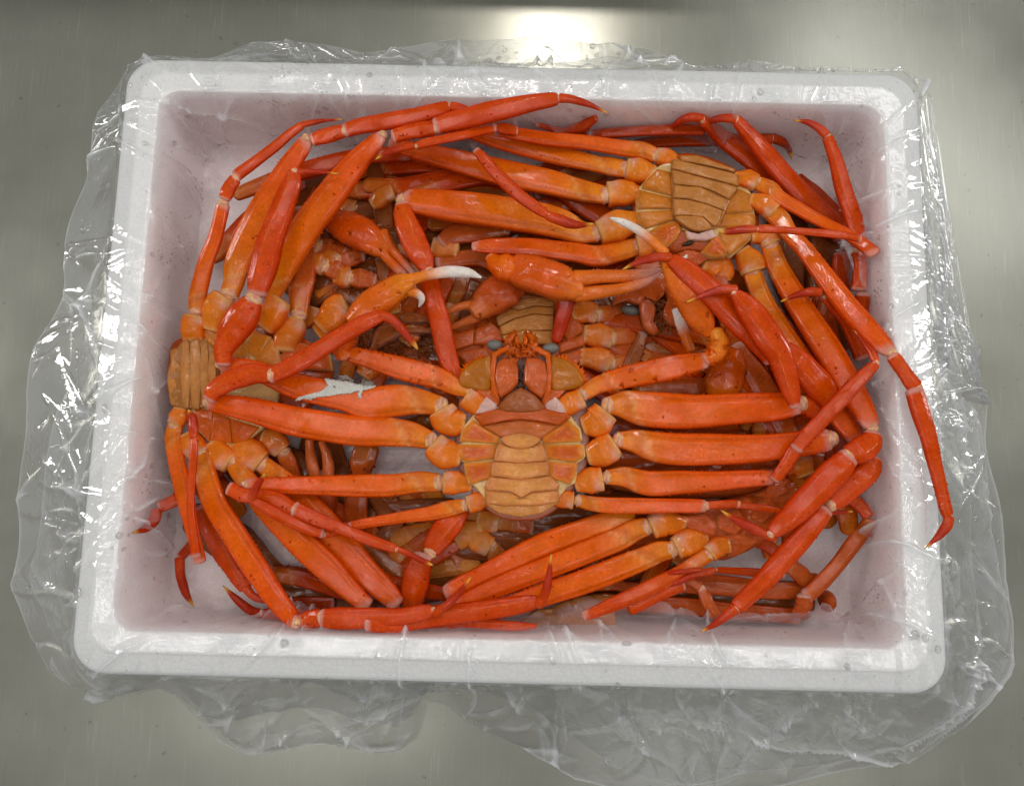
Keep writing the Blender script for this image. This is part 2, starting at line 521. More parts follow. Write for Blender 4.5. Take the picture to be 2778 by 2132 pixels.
M_FOAM, M_STEEL, M_BAG = foam_material(), steel_material(), bag_material()
M_RIB = simple('moulded_foam', (.84, .86, .865), .6)
M_DROP = bpy.data.materials.new('water')
M_DROP.use_nodes = True
_nt = M_DROP.node_tree
_nt.nodes.clear()
_o = _nt.nodes.new('ShaderNodeOutputMaterial'); _t = _nt.nodes.new('ShaderNodeBsdfTransparent'); _g = _nt.nodes.new('ShaderNodeBsdfGlossy')
_g.inputs['Roughness'].default_value = .03
_t.inputs[0].default_value = (.97, .97, .97, 1)
_m = _nt.nodes.new('ShaderNodeMixShader'); _f = _nt.nodes.new('ShaderNodeLayerWeight'); _f.inputs[0].default_value = .12
_q = _nt.nodes.new('ShaderNodeMath'); _q.operation = 'ADD'; _q.inputs[1].default_value = .06; _nt.links.new(_f.outputs['Facing'], _q.inputs[0]); _nt.links.new(_q.outputs[0], _m.inputs[0]); _nt.links.new(_t.outputs[0], _m.inputs[1]); _nt.links.new(_g.outputs[0], _m.inputs[2]); _nt.links.new(_m.outputs[0], _o.inputs[0])
M_JUICE = simple('crab_juice', (.17, .035, .03), .2)

# ------------------------------------------------------------------ steel table + added unseen slab that shades its back edge
ZT = 0.100        # rim height above the table


def box_mesh(x0, x1, y0, y1, z0, z1):
    V = [(x, y, z) for z in (z0, z1) for y in (y0, y1) for x in (x0, x1)]
    F = [(0, 2, 3, 1), (4, 5, 7, 6), (0, 1, 5, 4), (2, 6, 7, 3), (0, 4, 6, 2), (1, 3, 7, 5)]
    return V, F


V, F = box_mesh(-1.1, 1.1, -.75, 1.0, -.04, 0)
tb = link('steel_table', V, F, None, M_STEEL, smooth=False)
tb['label'] = 'scratched brushed steel table top under the white box'
tb['category'] = 'table'
V, F = box_mesh(-1.1, .178, .432, .75, .17, .195)
sh = link('shade_slab', V, F, None, M_STEEL, smooth=False)
sh['label'] = 'added unseen steel slab that shades the back of the table'
sh['category'] = 'shade slab'

# ------------------------------------------------------------------ foam box
HW, HD = .28, .2106          # outer half sizes at the ledge
RW = .0292                   # whole rim width
NC = 10


def rrect(hx, hy, r, nper=None):
    pts = []
    for (sx, sy, a0) in ((1, 1, 0), (-1, 1, 90), (-1, -1, 180), (1, -1, 270)):
        for k in range(NC + 1):
            a = math.radians(a0 + 90 * k / NC)
            pts.append((sx * (hx - r) + r * math.cos(a), sy * (hy - r) + r * math.sin(a)))
    return np.array(pts)


LED = .0072
prof = [  # inset from outer, z, corner radius
    (.016, .0, .012), (.014, .0015, .014), (.0, ZT - LED - .004, .022), (.0010, ZT - LED - .001, .022), (.0035, ZT - LED + .0008, .020),
    (.0130, ZT - .0040, .016), (.0140, ZT - .0030, .016), (.0152, ZT - .0008, .016), (.0172, ZT, .015),
    (RW - .0030, ZT, .015), (RW - .0010, ZT - .0006, .015), (RW, ZT - .0028, .015), (RW + .0015, ZT - .035, .015),
    (RW + .003, .036, .016), (RW + .005, .0285, .016), (RW + .009, .0255, .014), (RW + .014, .025, .012), (RW + .08, .025, .010), (.19, .025, .002)]
V, F = [], []
npt = 4 * (NC + 1)
for ins, z, r in prof:
    q = rrect(HW - ins, HD - ins, r)
    V += [(x, y, z) for x, y in q]
for i in range(len(prof) - 1):
    for j in range(npt):
        k = (j + 1) % npt
        F.append((i * npt + j, i * npt + k, (i + 1) * npt + k, (i + 1) * npt + j))
F.append(tuple(range(npt - 1, -1, -1)))
F.append(tuple(range((len(prof) - 1) * npt, len(prof) * npt)))
fb = link('foam_box', V, F, None, M_FOAM, smooth=True)
fb['label'] = 'white foam box with a stepped rim, full of crabs'
fb['category'] = 'box'
fb.data.set_sharp_from_angle(angle=math.radians(38)) if hasattr(fb.data, 'set_sharp_from_angle') else None
# moulded groups of short ribs on the rim
bars = []
for k in range(4):
    bars.append(box_mesh(-.0062, .0062, -.0049 + k * .0028, -.0037 + k * .0028, -.0003, .0003))
V, F = [], []
for v, f in bars:
    n0 = len(V); V += v; F += [tuple(i + n0 for i in q) for q in f]
rib0 = None
for sy in (-1, 1):
    for i in range(12):
        x = -.215 + i * .039
        if rib0 is None:
            rib0 = link('rim_ribs', V, F, None, M_RIB, fb, smooth=False)
            ro = rib0
        else:
            ro = rib0.copy(); COL.objects.link(ro); ro.parent = fb
        ro.location = (x, sy * (HD - .0218), ZT)

# ------------------------------------------------------------------ colours (linear)
ORANGE = np.array([.74, .112, .002]); ORANGE2 = np.array([.71, .078, .002]); RED = np.array([.57, .050, .001])
DEEP = np.array([.42, .025, .004]); AMBER = np.array([.69, .20, .010]); TAN = np.array([.54, .205, .045])
CREAM = np.array([.68, .44, .17]); PINK = np.array([.60, .36, .31]); WHITE = np.array([.78, .69, .62])
GOLD = np.array([.74, .36, .04]); BROWN = np.array([.26, .065, .014]); BRICK = np.array([.46, .075, .010])  # filler shells use BROWN: the shade of deep gaps put into their colour


def mix(a, b, t):
    t = np.clip(np.asarray(t, float), 0, 1)[..., None]
    return np.asarray(a) * (1 - t) + np.asarray(b) * t


def ss(a, b, x):
    t = np.clip((x - a) / (b - a), 0, 1)
    return t * t * (3 - 2 * t)


def col_merus(a=ORANGE, b=ORANGE2, suture=.13, pale=.42, endp=.55):
    def f(t, c, s):
        C = mix(a, b, ss(.05, .9, t))
        C = mix(C, AMBER * (a.sum() / ORANGE.sum()), .6 * ss(.3, .0, t))
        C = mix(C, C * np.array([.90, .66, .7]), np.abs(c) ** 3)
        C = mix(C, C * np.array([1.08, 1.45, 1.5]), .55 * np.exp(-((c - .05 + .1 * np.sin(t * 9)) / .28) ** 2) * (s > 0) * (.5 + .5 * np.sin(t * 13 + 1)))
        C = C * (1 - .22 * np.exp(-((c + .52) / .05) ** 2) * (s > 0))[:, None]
        if suture:
            d = t - suture - .05 * c
            C = mix(C, BRICK * 1.1, .5 * np.exp(-((d + .035) / .03) ** 2))
            C = mix(C, CREAM, pale * .75 * np.exp(-(d / .012) ** 2))
        if endp:
            C = mix(C, PINK, endp * ss(.955, 1.0, t + .02 * c))
        return C
    return f


def col_plain(a=RED, b=RED, ring=.6, edge=.62):
    def f(t, c, s):
        C = mix(a, b, t)
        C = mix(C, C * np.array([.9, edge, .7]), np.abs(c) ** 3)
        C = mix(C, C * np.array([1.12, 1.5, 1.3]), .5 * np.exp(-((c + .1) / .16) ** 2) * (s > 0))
        C = mix(C, PINK, ring * ss(.97, 1, 1 - t))
        return C
    return f


def col_dact(a=RED):
    def f(t, c, s):
        C = mix(a, DEEP, ss(0, .5, t))
        C = mix(C, GOLD, ss(.78, .93, t))
        return mix(C, np.array([.16, .08, .03]), ss(.965, 1.0, t))
    return f


def col_coxa(a=AMBER):
    def f(t, c, s):
        C = mix(a * np.array([1, 1.1, 1.2]), a * np.array([1, .7, .7]), np.abs(c) ** 2)
        C = mix(C, CREAM * .9, .55 * ss(.84, 1, t + .12 * c))
        C = mix(C, PINK, .6 * np.exp(-((t - .8) / .13) ** 2) * np.exp(-((c - .45) / .4) ** 2))
        return mix(C, CREAM, .5 * ss(.12, 0, t))
    return f


def col_flat(a):
    def f(t, c, s):
        return np.tile(a, (len(t), 1))
    return f


def col_soft(t, c, s):
    C = mix(PINK * np.array([1, .88, .95]), CREAM * 1.1, .5 + .5 * np.sin(t * 9 + c * 3 + 1))
    C = mix(C, ORANGE, .55 * np.clip(np.sin(t * 9 - c * 4), 0, 1))
    return C


# ------------------------------------------------------------------ crab builders
SEED = [100]


def nseed():
    SEED[0] += 1
    return SEED[0]


def inside_box(px, py, z, wpx=0):
    """lift a point that would lie behind the inner wall until it lies inside the box (or clears the rim)"""
    while True:
        a, s = at(px, py, z)
        h = .35 * wpx * s
        if z > .0985 or (abs(a[0]) + h < .2475 and abs(a[1]) + h < .178):
            return a, s
        z += .0015


def path(tile, pts, z0, z1, zm=None):
    """tile pixel points with widths -> world points and half widths; heights z0..z1 in mm"""
    xy = np.array([tp(tile, p[0], p[1]) for p in pts])
    L = np.r_[0, np.cumsum(np.linalg.norm(np.diff(xy, axis=0), axis=1))]
    L = L / L[-1]
    P, W = [], []
    for p, q, l in zip(pts, xy, L):
        z = (z0 * (1 - l) + z1 * l) + (0 if zm is None else zm * 4 * l * (1 - l))
        a, s = inside_box(q[0], q[1], z * .001, p[2] / 2.4)
        P.append(a); W.append(p[2] / 2.4 * s * .5)
    return np.array(P), np.array(W)


def blob(thing, name, p, d, wv, parent, colf=col_soft, ln=.5, rat=.75, m=M_SOFT):
    d = norm(np.asarray(d))
    P = [p - d * wv * ln, p, p + d * wv * ln]
    thing.part(name, tube(P, [wv * .8, wv, wv * .85], rat, colf, m=9, n=14, lump=.07, seed=nseed()), m, parent)


def leg(c, mer=None, cox=None, car=None, pro=None, dac=None, a=ORANGE, b=ORANGE2, r=RED, suture=.13, name='leg', spn=34, sph=.0013,
        rat=.46, knee=True, mat_=M_SHELL):
    """mer/cox/car/pro/dac = (tile, pts, z0, z1)"""
    def one(nm, spec, colf, parent, spines=0, rt=rat, cap=(.4, .35), tip=False, groove=0., h=.0006, m=34, ex=2.3, sbase=.1):
        P, W = path(*spec)
        o = c.part(nm, tube(P, W, rt, colf, m=m, n=30, ex=ex, cap=cap, tip=tip, spines=spines, sph=h, groove=groove, seed=nseed(), sbase=sbase), mat_, parent)
        return o, P, W
    root = None
    if mer:
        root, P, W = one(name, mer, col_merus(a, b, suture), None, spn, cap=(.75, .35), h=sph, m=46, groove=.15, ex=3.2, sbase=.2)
        if knee and car:
            blob(c, 'joint_skin', P[-1] + norm(P[-1] - P[-2]) * W[-1] * .3, P[-1] - P[-2], W[-1] * .78, root, ln=.45)
        if cox:
            blob(c, 'joint_skin', P[0] - norm(P[1] - P[0]) * W[0] * .25, P[1] - P[0], W[0] * .98, root, ln=.34, rat=.72)
    if cox:
        q = [list(t) for t in cox[1]]
        dx, dy = q[0][0] - q[1][0], q[0][1] - q[1][1]
        q = [(q[0][0] + .25 * dx, q[0][1] + .25 * dy, q[0][2] * 1.15)] + [(t[0], t[1], t[2] * 1.08) for t in q[1:]]
        cox = (cox[0], q, cox[2], cox[3])
        o, P, W = one('hip_joint', cox, col_coxa(AMBER * .45 + a * .55), root, 0, .66, (.18, .12), m=18, ex=3.3)
        root = root or o
    first = True
    for nm, spec, k in (('knee_segment', car, 14), ('shin_segment', pro, 18)):
        if spec:
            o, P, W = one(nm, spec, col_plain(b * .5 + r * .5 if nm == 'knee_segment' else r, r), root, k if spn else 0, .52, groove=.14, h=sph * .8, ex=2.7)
            if nm == 'knee_segment' and pro:
                blob(c, 'joint_skin', P[-1] + norm(P[-1] - P[-2]) * W[-1] * .25, P[-1] - P[-2], W[-1] * .8, root if root else o, ln=.4)
            if nm == 'shin_segment' and dac:
                blob(c, 'joint_skin', P[-1] + norm(P[-1] - P[-2]) * W[-1] * .3, P[-1] - P[-2], W[-1] * .62, root if root else o, ln=.5)
            root = root or o
            first = False
    if dac:
        o, P, W = one('leg_tip', dac, col_dact(r), root, 0, .8, (.5, 0), True, m=24, ex=2.0)
        root = root or o
    return root


def pl(c, name, tile, pts, z, colA, colB, parent=None, grow=None, th=.004, dome=.002, mid=None, smooth=0, m=M_BELLY, wav=.00022, tilt=(0, 0), sub=4, zs=None):
    """a shell plate: outline in tile pixels at height z mm; colA at the rim, colB on the dome"""
    q = np.array([tp(tile, x, y) for x, y in pts])
    mx = np.mean(q, 0)
    g_ = (4.0 if name == 'sternum_plate' else 3.2) if grow is None else grow      # film pixels the plate grows so that seams stay thin
    dv = q - mx
    q = mx + dv * (1 + g_ / np.maximum(np.linalg.norm(dv, axis=1), 14))[:, None]
    P = []
    for i, (x, y) in enumerate(q):
        zz = z + tilt[0] * (x - mx[0]) / 100 + tilt[1] * (y - mx[1]) / 100 + (zs[i] if zs else 0)
        P.append(at(x, y, zz * .001)[0])
    A, B = np.asarray(colA), np.asarray(colB)
    Mc = (B if mid is None else np.asarray(mid))
    return c.part(name, plate(P, th, dome, lambda g, R: mix(mix(B, Mc, ss(.1, .62, g)), A, ss(.74, 1.0, g)), smooth, seed=nseed(), wav=wav, sub=sub), m, parent)


def bristles(c, name, tile, x0, x1, y0, y1, z, n, col, ln=.008, parent=None, seed=0, rad=.00035):
    r = np.random.default_rng(seed)
    parts = []
    for i in range(n):
        px, py = tp(tile, r.uniform(x0, x1), r.uniform(y0, y1))
        p, s = at(px, py, (z + r.uniform(-6, 3)) * .001)
        d = norm(np.array([r.normal(), r.normal(), r.uniform(-.2, .9)]))
        d2 = norm(d + r.normal(size=3) * .4)
        k = ln * r.uniform(.5, 1.3)
        parts.append(tube([p, p + d * k * .5, p + d * k * .5 + d2 * k * .5], [rad, rad * .85, rad * .2], 1.0, col_flat(np.asarray(col) * r.uniform(.6, 1.3)), m=5, n=5, lump=0, tip=True))
    return c.part(name, join(*parts), M_BELLY, parent)


def teeth(c, tile, pts, z, n, col, h, parent, out=1, seed=0):
    """row of little spikes along a pixel polyline"""
    P, _ = path(tile, [(x, y, 1) for x, y in pts], z, z)
    Q = catmull(P, n)
    T = norm(np.gradient(Q, axis=0))
    S = np.cross(T, [0, 0, 1.]) * out
    r = np.random.default_rng(seed)
    return c.part('spines', join(*[spike(Q[i], S[i] + .3 * r.normal() * T[i] + [0, 0, .15], h * r.uniform(.7, 1.4), h * .5, col) for i in range(n)]), M_SHELL, parent, smooth=False)


def claw(c, palm, f1, f2, root, a=ORANGE, tipc=WHITE, rat=.58, wf=.55):
    P, W = path(*palm)
    def cp(t, cc, s):
        C = mix(a * np.array([.92, .8, .9]), a * np.array([1., 1.35, 1.8]), ss(.55, 1, t))
        return mix(C, BRICK, .45 * np.abs(cc) ** 3)
    o = c.part('palm', tube(P, W, rat, cp, m=36, n=24, cap=(.25, .3), spines=30, sph=.0017, ex=2.6, groove=.08, seed=nseed()), M_SHELL, root)
    def cf(t, cc, s):
        C = mix(a * np.array([1., 1.25, 1.6]), tipc, ss(wf - .22, wf + .22, t))
        return C
    for k, f in enumerate((f1, f2)):
        if f:
            P, W = path(*f)
            T = tube(P, W, .75, cf, m=28, n=14, tip=True, cap=(.5, 0), ex=2.0, seed=nseed())
            Q = catmull(np.c_[P, W], 26)
            tg = norm(np.gradient(Q[:, :3], axis=0)); S = np.cross(tg, [0, 0, 1.])
            side = 1 if k else -1
            rt = np.random.default_rng(nseed())
            tt = [spike(Q[i, :3] + S[i] * side * Q[i, 3] * .88, S[i] * side + tg[i] * rt.normal() * .4, Q[i, 3] * rt.uniform(.12, .42), Q[i, 3] * .3, PINK * .8 + a * .2) for i in range(4, 23)]
            c.part('finger', join(T, *tt), M_SHELL, root)
    return o


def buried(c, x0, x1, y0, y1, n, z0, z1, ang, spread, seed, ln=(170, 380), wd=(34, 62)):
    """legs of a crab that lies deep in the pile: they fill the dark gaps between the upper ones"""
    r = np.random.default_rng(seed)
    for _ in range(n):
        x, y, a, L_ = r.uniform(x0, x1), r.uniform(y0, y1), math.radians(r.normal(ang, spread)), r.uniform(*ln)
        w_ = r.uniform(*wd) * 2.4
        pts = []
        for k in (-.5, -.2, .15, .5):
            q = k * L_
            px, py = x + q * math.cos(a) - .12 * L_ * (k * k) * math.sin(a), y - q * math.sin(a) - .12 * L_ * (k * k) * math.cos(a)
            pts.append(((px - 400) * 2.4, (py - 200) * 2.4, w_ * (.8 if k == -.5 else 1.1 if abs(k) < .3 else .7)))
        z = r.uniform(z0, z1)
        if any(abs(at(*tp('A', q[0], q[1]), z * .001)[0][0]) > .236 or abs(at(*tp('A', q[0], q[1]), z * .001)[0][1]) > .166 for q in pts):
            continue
        col = [BRICK, BRICK * 1.15, RED * .8, BROWN * 1.3, ORANGE2 * .7][r.integers(5)]  # duller reds put some gap shade into the buried legs' colour
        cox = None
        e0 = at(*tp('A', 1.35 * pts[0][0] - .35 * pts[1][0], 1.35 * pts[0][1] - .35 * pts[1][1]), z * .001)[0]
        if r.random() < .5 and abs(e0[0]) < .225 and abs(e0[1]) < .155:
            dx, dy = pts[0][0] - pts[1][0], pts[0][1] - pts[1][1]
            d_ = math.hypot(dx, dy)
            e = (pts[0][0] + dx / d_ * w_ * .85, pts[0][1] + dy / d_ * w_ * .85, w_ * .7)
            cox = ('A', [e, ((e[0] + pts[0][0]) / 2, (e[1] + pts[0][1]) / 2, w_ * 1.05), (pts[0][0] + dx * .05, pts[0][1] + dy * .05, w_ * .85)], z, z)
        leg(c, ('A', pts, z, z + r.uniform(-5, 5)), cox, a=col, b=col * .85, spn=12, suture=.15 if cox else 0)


def crab(label, tile, x, y, z=30):
    p, _ = at(*tp(tile, x, y), z * .001)
    return Thing('crab', label, 'crab', tuple(p), 'cooked crabs piled in the box')


# ================================================================== crab 1: belly-up in the middle
c = crab('orange belly-up crab in the middle, both grey eyes and its whole belly flap showing', 'F', 990, 1250, 60)
shell = pl(c, 'shell', 'F', [(990, 600), (820, 640), (660, 760), (600, 900), (570, 1100), (580, 1330), (650, 1480), (760, 1620), (880, 1690), (1000, 1700), (1110, 1690),
           (1230, 1620), (1340, 1480), (1420, 1330), (1430, 1100), (1400, 900), (1330, 760), (1170, 640)], 74, BRICK, PINK * .8, th=.016, dome=.001, smooth=1)
br = pl(c, 'sternum', 'F', [(990, 850), (905, 900), (850, 960), (690, 1020), (648, 1068), (612, 1110), (600, 1180), (618, 1200), (588, 1222), (578, 1290), (610, 1322), (640, 1338), (632, 1400), (655, 1462), (700, 1485), (760, 1560), (850, 1650), (990, 1672),
        (1130, 1650), (1230, 1560), (1290, 1485), (1340, 1462), (1352, 1400), (1345, 1338), (1375, 1322), (1408, 1290), (1400, 1222), (1370, 1200), (1388, 1180), (1376, 1110), (1340, 1068), (1298, 1015), (1145, 960), (1080, 900)], 80, CREAM, CREAM * .95, th=.008, dome=.001)
pl(c, 'sternum_plate', 'F', [(745, 1095), (800, 1080), (990, 1055), (1190, 1080), (1235, 1092), (1112, 1188), (990, 1160), (880, 1178)], 81.5, BRICK * .9, BRICK * .75 + TAN * .3, br, dome=.002, grow=3)
pl(c, 'sternum_plate', 'F', [(692, 1032), (760, 1005), (850, 985), (990, 1000), (1148, 985), (1240, 1005), (1300, 1012), (1308, 1040), (1235, 1090), (1100, 1062), (990, 1050), (880, 1062), (742, 1092)], 83, ORANGE * .85, BRICK * 1.1, br, dome=.0035, grow=3)
pl(c, 'sternum_plate', 'F', [(850, 968), (905, 898), (990, 850), (1080, 898), (1148, 968), (1130, 1000), (990, 1010), (868, 1000)], 83, BRICK * 1.1, BROWN * 1.2, br, dome=.0045, grow=3)
for sgn in (1, -1):
    def mx(p):
        return [(990 - sgn * (990 - x), y) for x, y in p]
    pl(c, 'sternum_plate', 'F', mx([(682, 1062), (845, 1172), (838, 1208), (602, 1192), (616, 1122)]), 81, CREAM * .95, ORANGE * .55 + BRICK * .35, br, mid=AMBER * .85 + ORANGE * .1, dome=.0020)
    pl(c, 'sternum_plate', 'F', mx([(590, 1216), (832, 1216), (820, 1305), (640, 1325), (586, 1292)]), 81, CREAM * .95, ORANGE * .55 + BRICK * .35, br, mid=AMBER * .85 + ORANGE * .1, dome=.0020)
    pl(c, 'sternum_plate', 'F', mx([(626, 1340), (812, 1324), (792, 1430), (670, 1468), (640, 1412)]), 81, CREAM * .95, ORANGE * .55 + BRICK * .35, br, mid=AMBER * .85 + ORANGE * .1, dome=.0020)
fl = pl(c, 'belly_flap', 'F', [(870, 1190), (1110, 1190), (1150, 1240), (1180, 1420), (1225, 1480), (1230, 1590), (1130, 1655), (990, 1680), (850, 1655), (765, 1595), (760, 1480), (800, 1420), (835, 1240)], 83, TAN, TAN, th=.006, dome=.001)
pl(c, 'flap_segment', 'F', [(868, 1185), (900, 1158), (990, 1148), (1080, 1160), (1112, 1188), (1060, 1225), (990, 1238), (915, 1225)], 86, np.array([.46, .16, .04]), np.array([.66, .265, .06]), fl, mid=np.array([.58, .195, .05]), dome=.0014, smooth=1)
pl(c, 'flap_segment', 'F', [(845, 1208), (915, 1234), (990, 1246), (1065, 1234), (1130, 1208), (1152, 1318), (985, 1332), (818, 1318)], 85.5, np.array([.46, .16, .04]), np.array([.66, .265, .06]), fl, mid=np.array([.58, .195, .05]), dome=.0014)
pl(c, 'flap_segment', 'F', [(812, 1327), (985, 1340), (1158, 1327), (1172, 1412), (985, 1440), (800, 1416)], 85, np.array([.46, .16, .04]), np.array([.66, .265, .06]), fl, mid=np.array([.58, .195, .05]), dome=.0014)
pl(c, 'flap_segment', 'F', [(790, 1425), (985, 1448), (1182, 1420), (1238, 1478), (1228, 1508), (1060, 1520), (995, 1555), (930, 1520), (768, 1508), (762, 1482)], 84.5, np.array([.46, .16, .04]), np.array([.66, .265, .06]), fl, mid=np.array([.58, .195, .05]), dome=.0014)
pl(c, 'flap_segment', 'F', [(766, 1518), (925, 1530), (995, 1566), (1060, 1530), (1230, 1516), (1238, 1588), (1100, 1610), (880, 1612), (770, 1596)], 83.5, np.array([.46, .16, .04]), np.array([.66, .265, .06]), fl, mid=np.array([.58, .195, .05]), dome=.0014)
pl(c, 'flap_segment', 'F', [(790, 1606), (990, 1622), (1212, 1600), (1135, 1655), (995, 1676), (855, 1660)], 82, np.array([.46, .16, .04]), np.array([.66, .265, .06]), fl, mid=np.array([.58, .195, .05]), dome=.0015)
for sgn in (1, -1):
    def mx(p):
        return [(992 - sgn * (992 - x), y) for x, y in p]
    pl(c, 'joint_skin', 'F', mx([(695, 1015), (720, 960), (770, 905), (835, 955), (830, 985), (760, 1008)]), 80.5, PINK * .9, PINK, dome=.003, m=M_SOFT)
    pl(c, 'mouthpart', 'F', mx([(690, 850), (800, 862), (855, 905), (850, 960), (800, 935), (740, 900)]), 80, BRICK, BRICK * 1.2, dome=.003)
# face
for sgn in (1, -1):
    def mx(p):
        return [(993 - sgn * (993 - x), y) for x, y in p]
    pl(c, 'cheek', 'F', mx([(800, 655), (752, 656), (692, 676), (640, 716), (606, 762), (590, 806), (612, 842), (690, 860), (795, 856)]), 79, BRICK, AMBER * .62, dome=.006, smooth=1)
    teeth(c, 'F', mx([(752, 654), (690, 674), (638, 714), (604, 762), (588, 808)]), 78, 20, ORANGE * .9 + AMBER * .2, .0036, shell, out=sgn)
    mp = pl(c, 'mouthpart', 'F', mx([(838, 690), (880, 660), (955, 655), (970, 730), (968, 812), (928, 862), (864, 908), (838, 880), (826, 770)]), 83, ORANGE * .7, BRICK * 1.2, dome=.0035, mid=BRICK * 1.05)
    pl(c, 'mouthpart', 'F', mx([(805, 620), (835, 640), (820, 760), (838, 890), (852, 950), (800, 870), (795, 740)]), 82, AMBER * .75, ORANGE * .8, dome=.003)
    pl(c, 'mouthpart', 'F', mx([(770, 880), (850, 880), (845, 955), (790, 945), (740, 905)]), 80, BRICK, BRICK * 1.1, dome=.003)
    P, W = path('F', mx([(835, 640), (880, 600), (950, 600)]) and [(x, y, 38) for x, y in mx([(820, 632), (890, 596), (960, 600), (975, 640)])], 82, 82)
    c.part('mouthpart', tube(P, W, .8, col_flat(ORANGE * .85), m=16, n=10, spines=8, sph=.0012), M_SHELL)
    P, W = path('F', [(x, y, w_) for (x, y), w_ in zip(mx([(940, 620), (915, 580), (915, 540), (940, 505), (965, 472)]), (44, 56, 50, 34, 6))], 82, 80)
    c.part('feeler', tube(P, W, .8, col_flat(ORANGE * .75), m=20, n=10, tip=True, spines=12, sph=.0016), M_SHELL)
    bristles(c, 'mouth_spines', 'F', 895 if sgn > 0 else 1000, 985 if sgn > 0 else 1095, 545, 660, 85, 24, ORANGE * .7, .005, shell, 40 + sgn, .0007)
    P, W = path('F', [(x, y, w_) for (x, y), w_ in zip(mx([(970, 560), (962, 530), (975, 500)]), (26, 22, 5))], 83, 82)
    c.part('feeler', tube(P, W, .8, col_flat(ORANGE * .9), m=14, n=10, tip=True, spines=4, sph=.001), M_SHELL)
    P, W = path('F', [(x, y, w_) for (x, y), w_ in zip(mx([(880, 600), (862, 588), (850, 582)]), (50, 56, 60))], 79, 79)
    ex, ey = mx([(825, 570)])[0]
    if sgn < 0:
        ex, ey = 1182, 590
    q, s = at(*tp('F', ex, ey), .078)
    c.part('eye', ball(q, 58 / 2.4 * s, 38 / 2.4 * s, 42 / 2.4 * s, (1, 1, 1), ax=-.12 * sgn), M_EYE)
bristles(c, 'mouth_bristles', 'F', 965, 1022, 700, 850, 80, 70, (.10, .06, .04), .006, shell, 3)
bristles(c, 'mouth_bristles', 'F', 940, 1050, 560, 640, 80, 40, ORANGE * .7, .006, shell, 4)
# claws arms
cl = leg(c, ('F', [(655, 865, 90), (560, 835, 118), (430, 775, 140), (200, 715, 148), (0, 655, 120), (-150, 620, 96)], 80, 84),
         ('F', [(760, 975, 90), (690, 945, 140), (630, 905, 120)], 78, 80), name='claw_arm', suture=.30, spn=26, sph=.0021, a=ORANGE, b=ORANGE * .6 + RED * .4)
P, W = path('E', [(1290, 640, 90), (1262, 590, 110), (1290, 520, 120), (1330, 470, 100)], 84, 90)
c.part('wrist', tube(P, W, .8, col_plain(ORANGE, ORANGE, .3), m=20, spines=14, sph=.0022, seed=5), M_SHELL, cl)
claw(c, ('F', [(-110, 420, 120), (-20, 340, 190), (90, 262, 205), (190, 190, 160), (262, 148, 112)], 90, 96),
     ('F', [(250, 150, 95), (360, 118, 70), (500, 92, 78), (640, 96, 70), (735, 128, 14)], 96, 98),
     ('F', [(250, 210, 85), (320, 235, 60), (345, 270, 48), (328, 318, 10)], 94, 84), cl, a=ORANGE * .7 + AMBER * .3, wf=.42)
cr = leg(c, ('G', [(205, 880, 96), (300, 825, 118), (420, 790, 140), (620, 745, 150), (820, 705, 150), (990, 665, 110)], 80, 84),
         ('G', [(50, 985, 90), (120, 945, 135), (190, 910, 120)], 78, 80), name='claw_arm', suture=.24, spn=26, sph=.0021, a=ORANGE, b=ORANGE * .6 + RED * .4)
P, W = path('G', [(1000, 660, 95), (1062, 622, 120), (1080, 550, 125), (1055, 480, 100)], 85, 92)
c.part('wrist', tube(P, W, .8, col_plain(ORANGE, AMBER, .5), m=20, spines=16, sph=.0024, seed=6), M_SHELL, cr)
claw(c, ('G', [(1020, 500, 70), (975, 420, 160), (900, 290, 200), (820, 160, 170), (755, 50, 100), (720, -20, 76)], 92, 100),
     ('C', [(490, 1170, 74), (400, 1085, 62), (300, 1010, 56), (200, 962, 48), (132, 940, 12)], 100, 103),
     ('C', [(560, 1230, 60), (610, 1210, 40), (632, 1180, 8)], 96, 92), cr, a=ORANGE * .75 + AMBER * .25, wf=.45)
# walking legs, left side
l2 = leg(c, ('F', [(455, 960, 130), (330, 935, 165), (200, 930, 205), (0, 945, 215), (-150, 905, 190), (-440, 845, 170), (-740, 730, 120), (-945, 690, 105)], 78, 84),
         ('F', [(600, 1075, 120), (520, 1060, 190), (475, 990, 165)], 76, 78),
         ('E', [(495, 690, 90), (500, 590, 140), (570, 460, 200), (640, 360, 205), (680, 290, 150)], 90, 100),
         ('A', [(715, 1430, 130), (745, 1300, 175), (800, 1100, 175), (870, 900, 160), (935, 730, 125), (955, 655, 90)], 101, 109),
         ('A', [(925, 655, 60), (1000, 642, 48), (1100, 640, 34), (1245, 652, 6)], 109, 107), suture=.115)
leg(c, ('F', [(395, 1185, 120), (270, 1150, 165), (100, 1130, 190), (-120, 1120, 205), (-440, 1070, 195), (-740, 995, 160), (-960, 950, 130), (-1030, 938, 100)], 80, 84),
    ('F', [(575, 1290, 110), (490, 1270, 190), (420, 1210, 150)], 78, 80),
    ('E', [(405, 915, 90), (450, 850, 125), (560, 790, 135), (690, 755, 140), (790, 760, 110)], 92, 99),
    ('E', [(800, 765, 105), (950, 700, 120), (1150, 580, 120), (1350, 455, 112), (1500, 385, 88), (1525, 375, 70)], 99, 104),
    ('E', [(1510, 370, 70), (1590, 400, 62), (1660, 470, 54), (1725, 545, 40), (1762, 598, 6)], 104, 98), suture=.13)
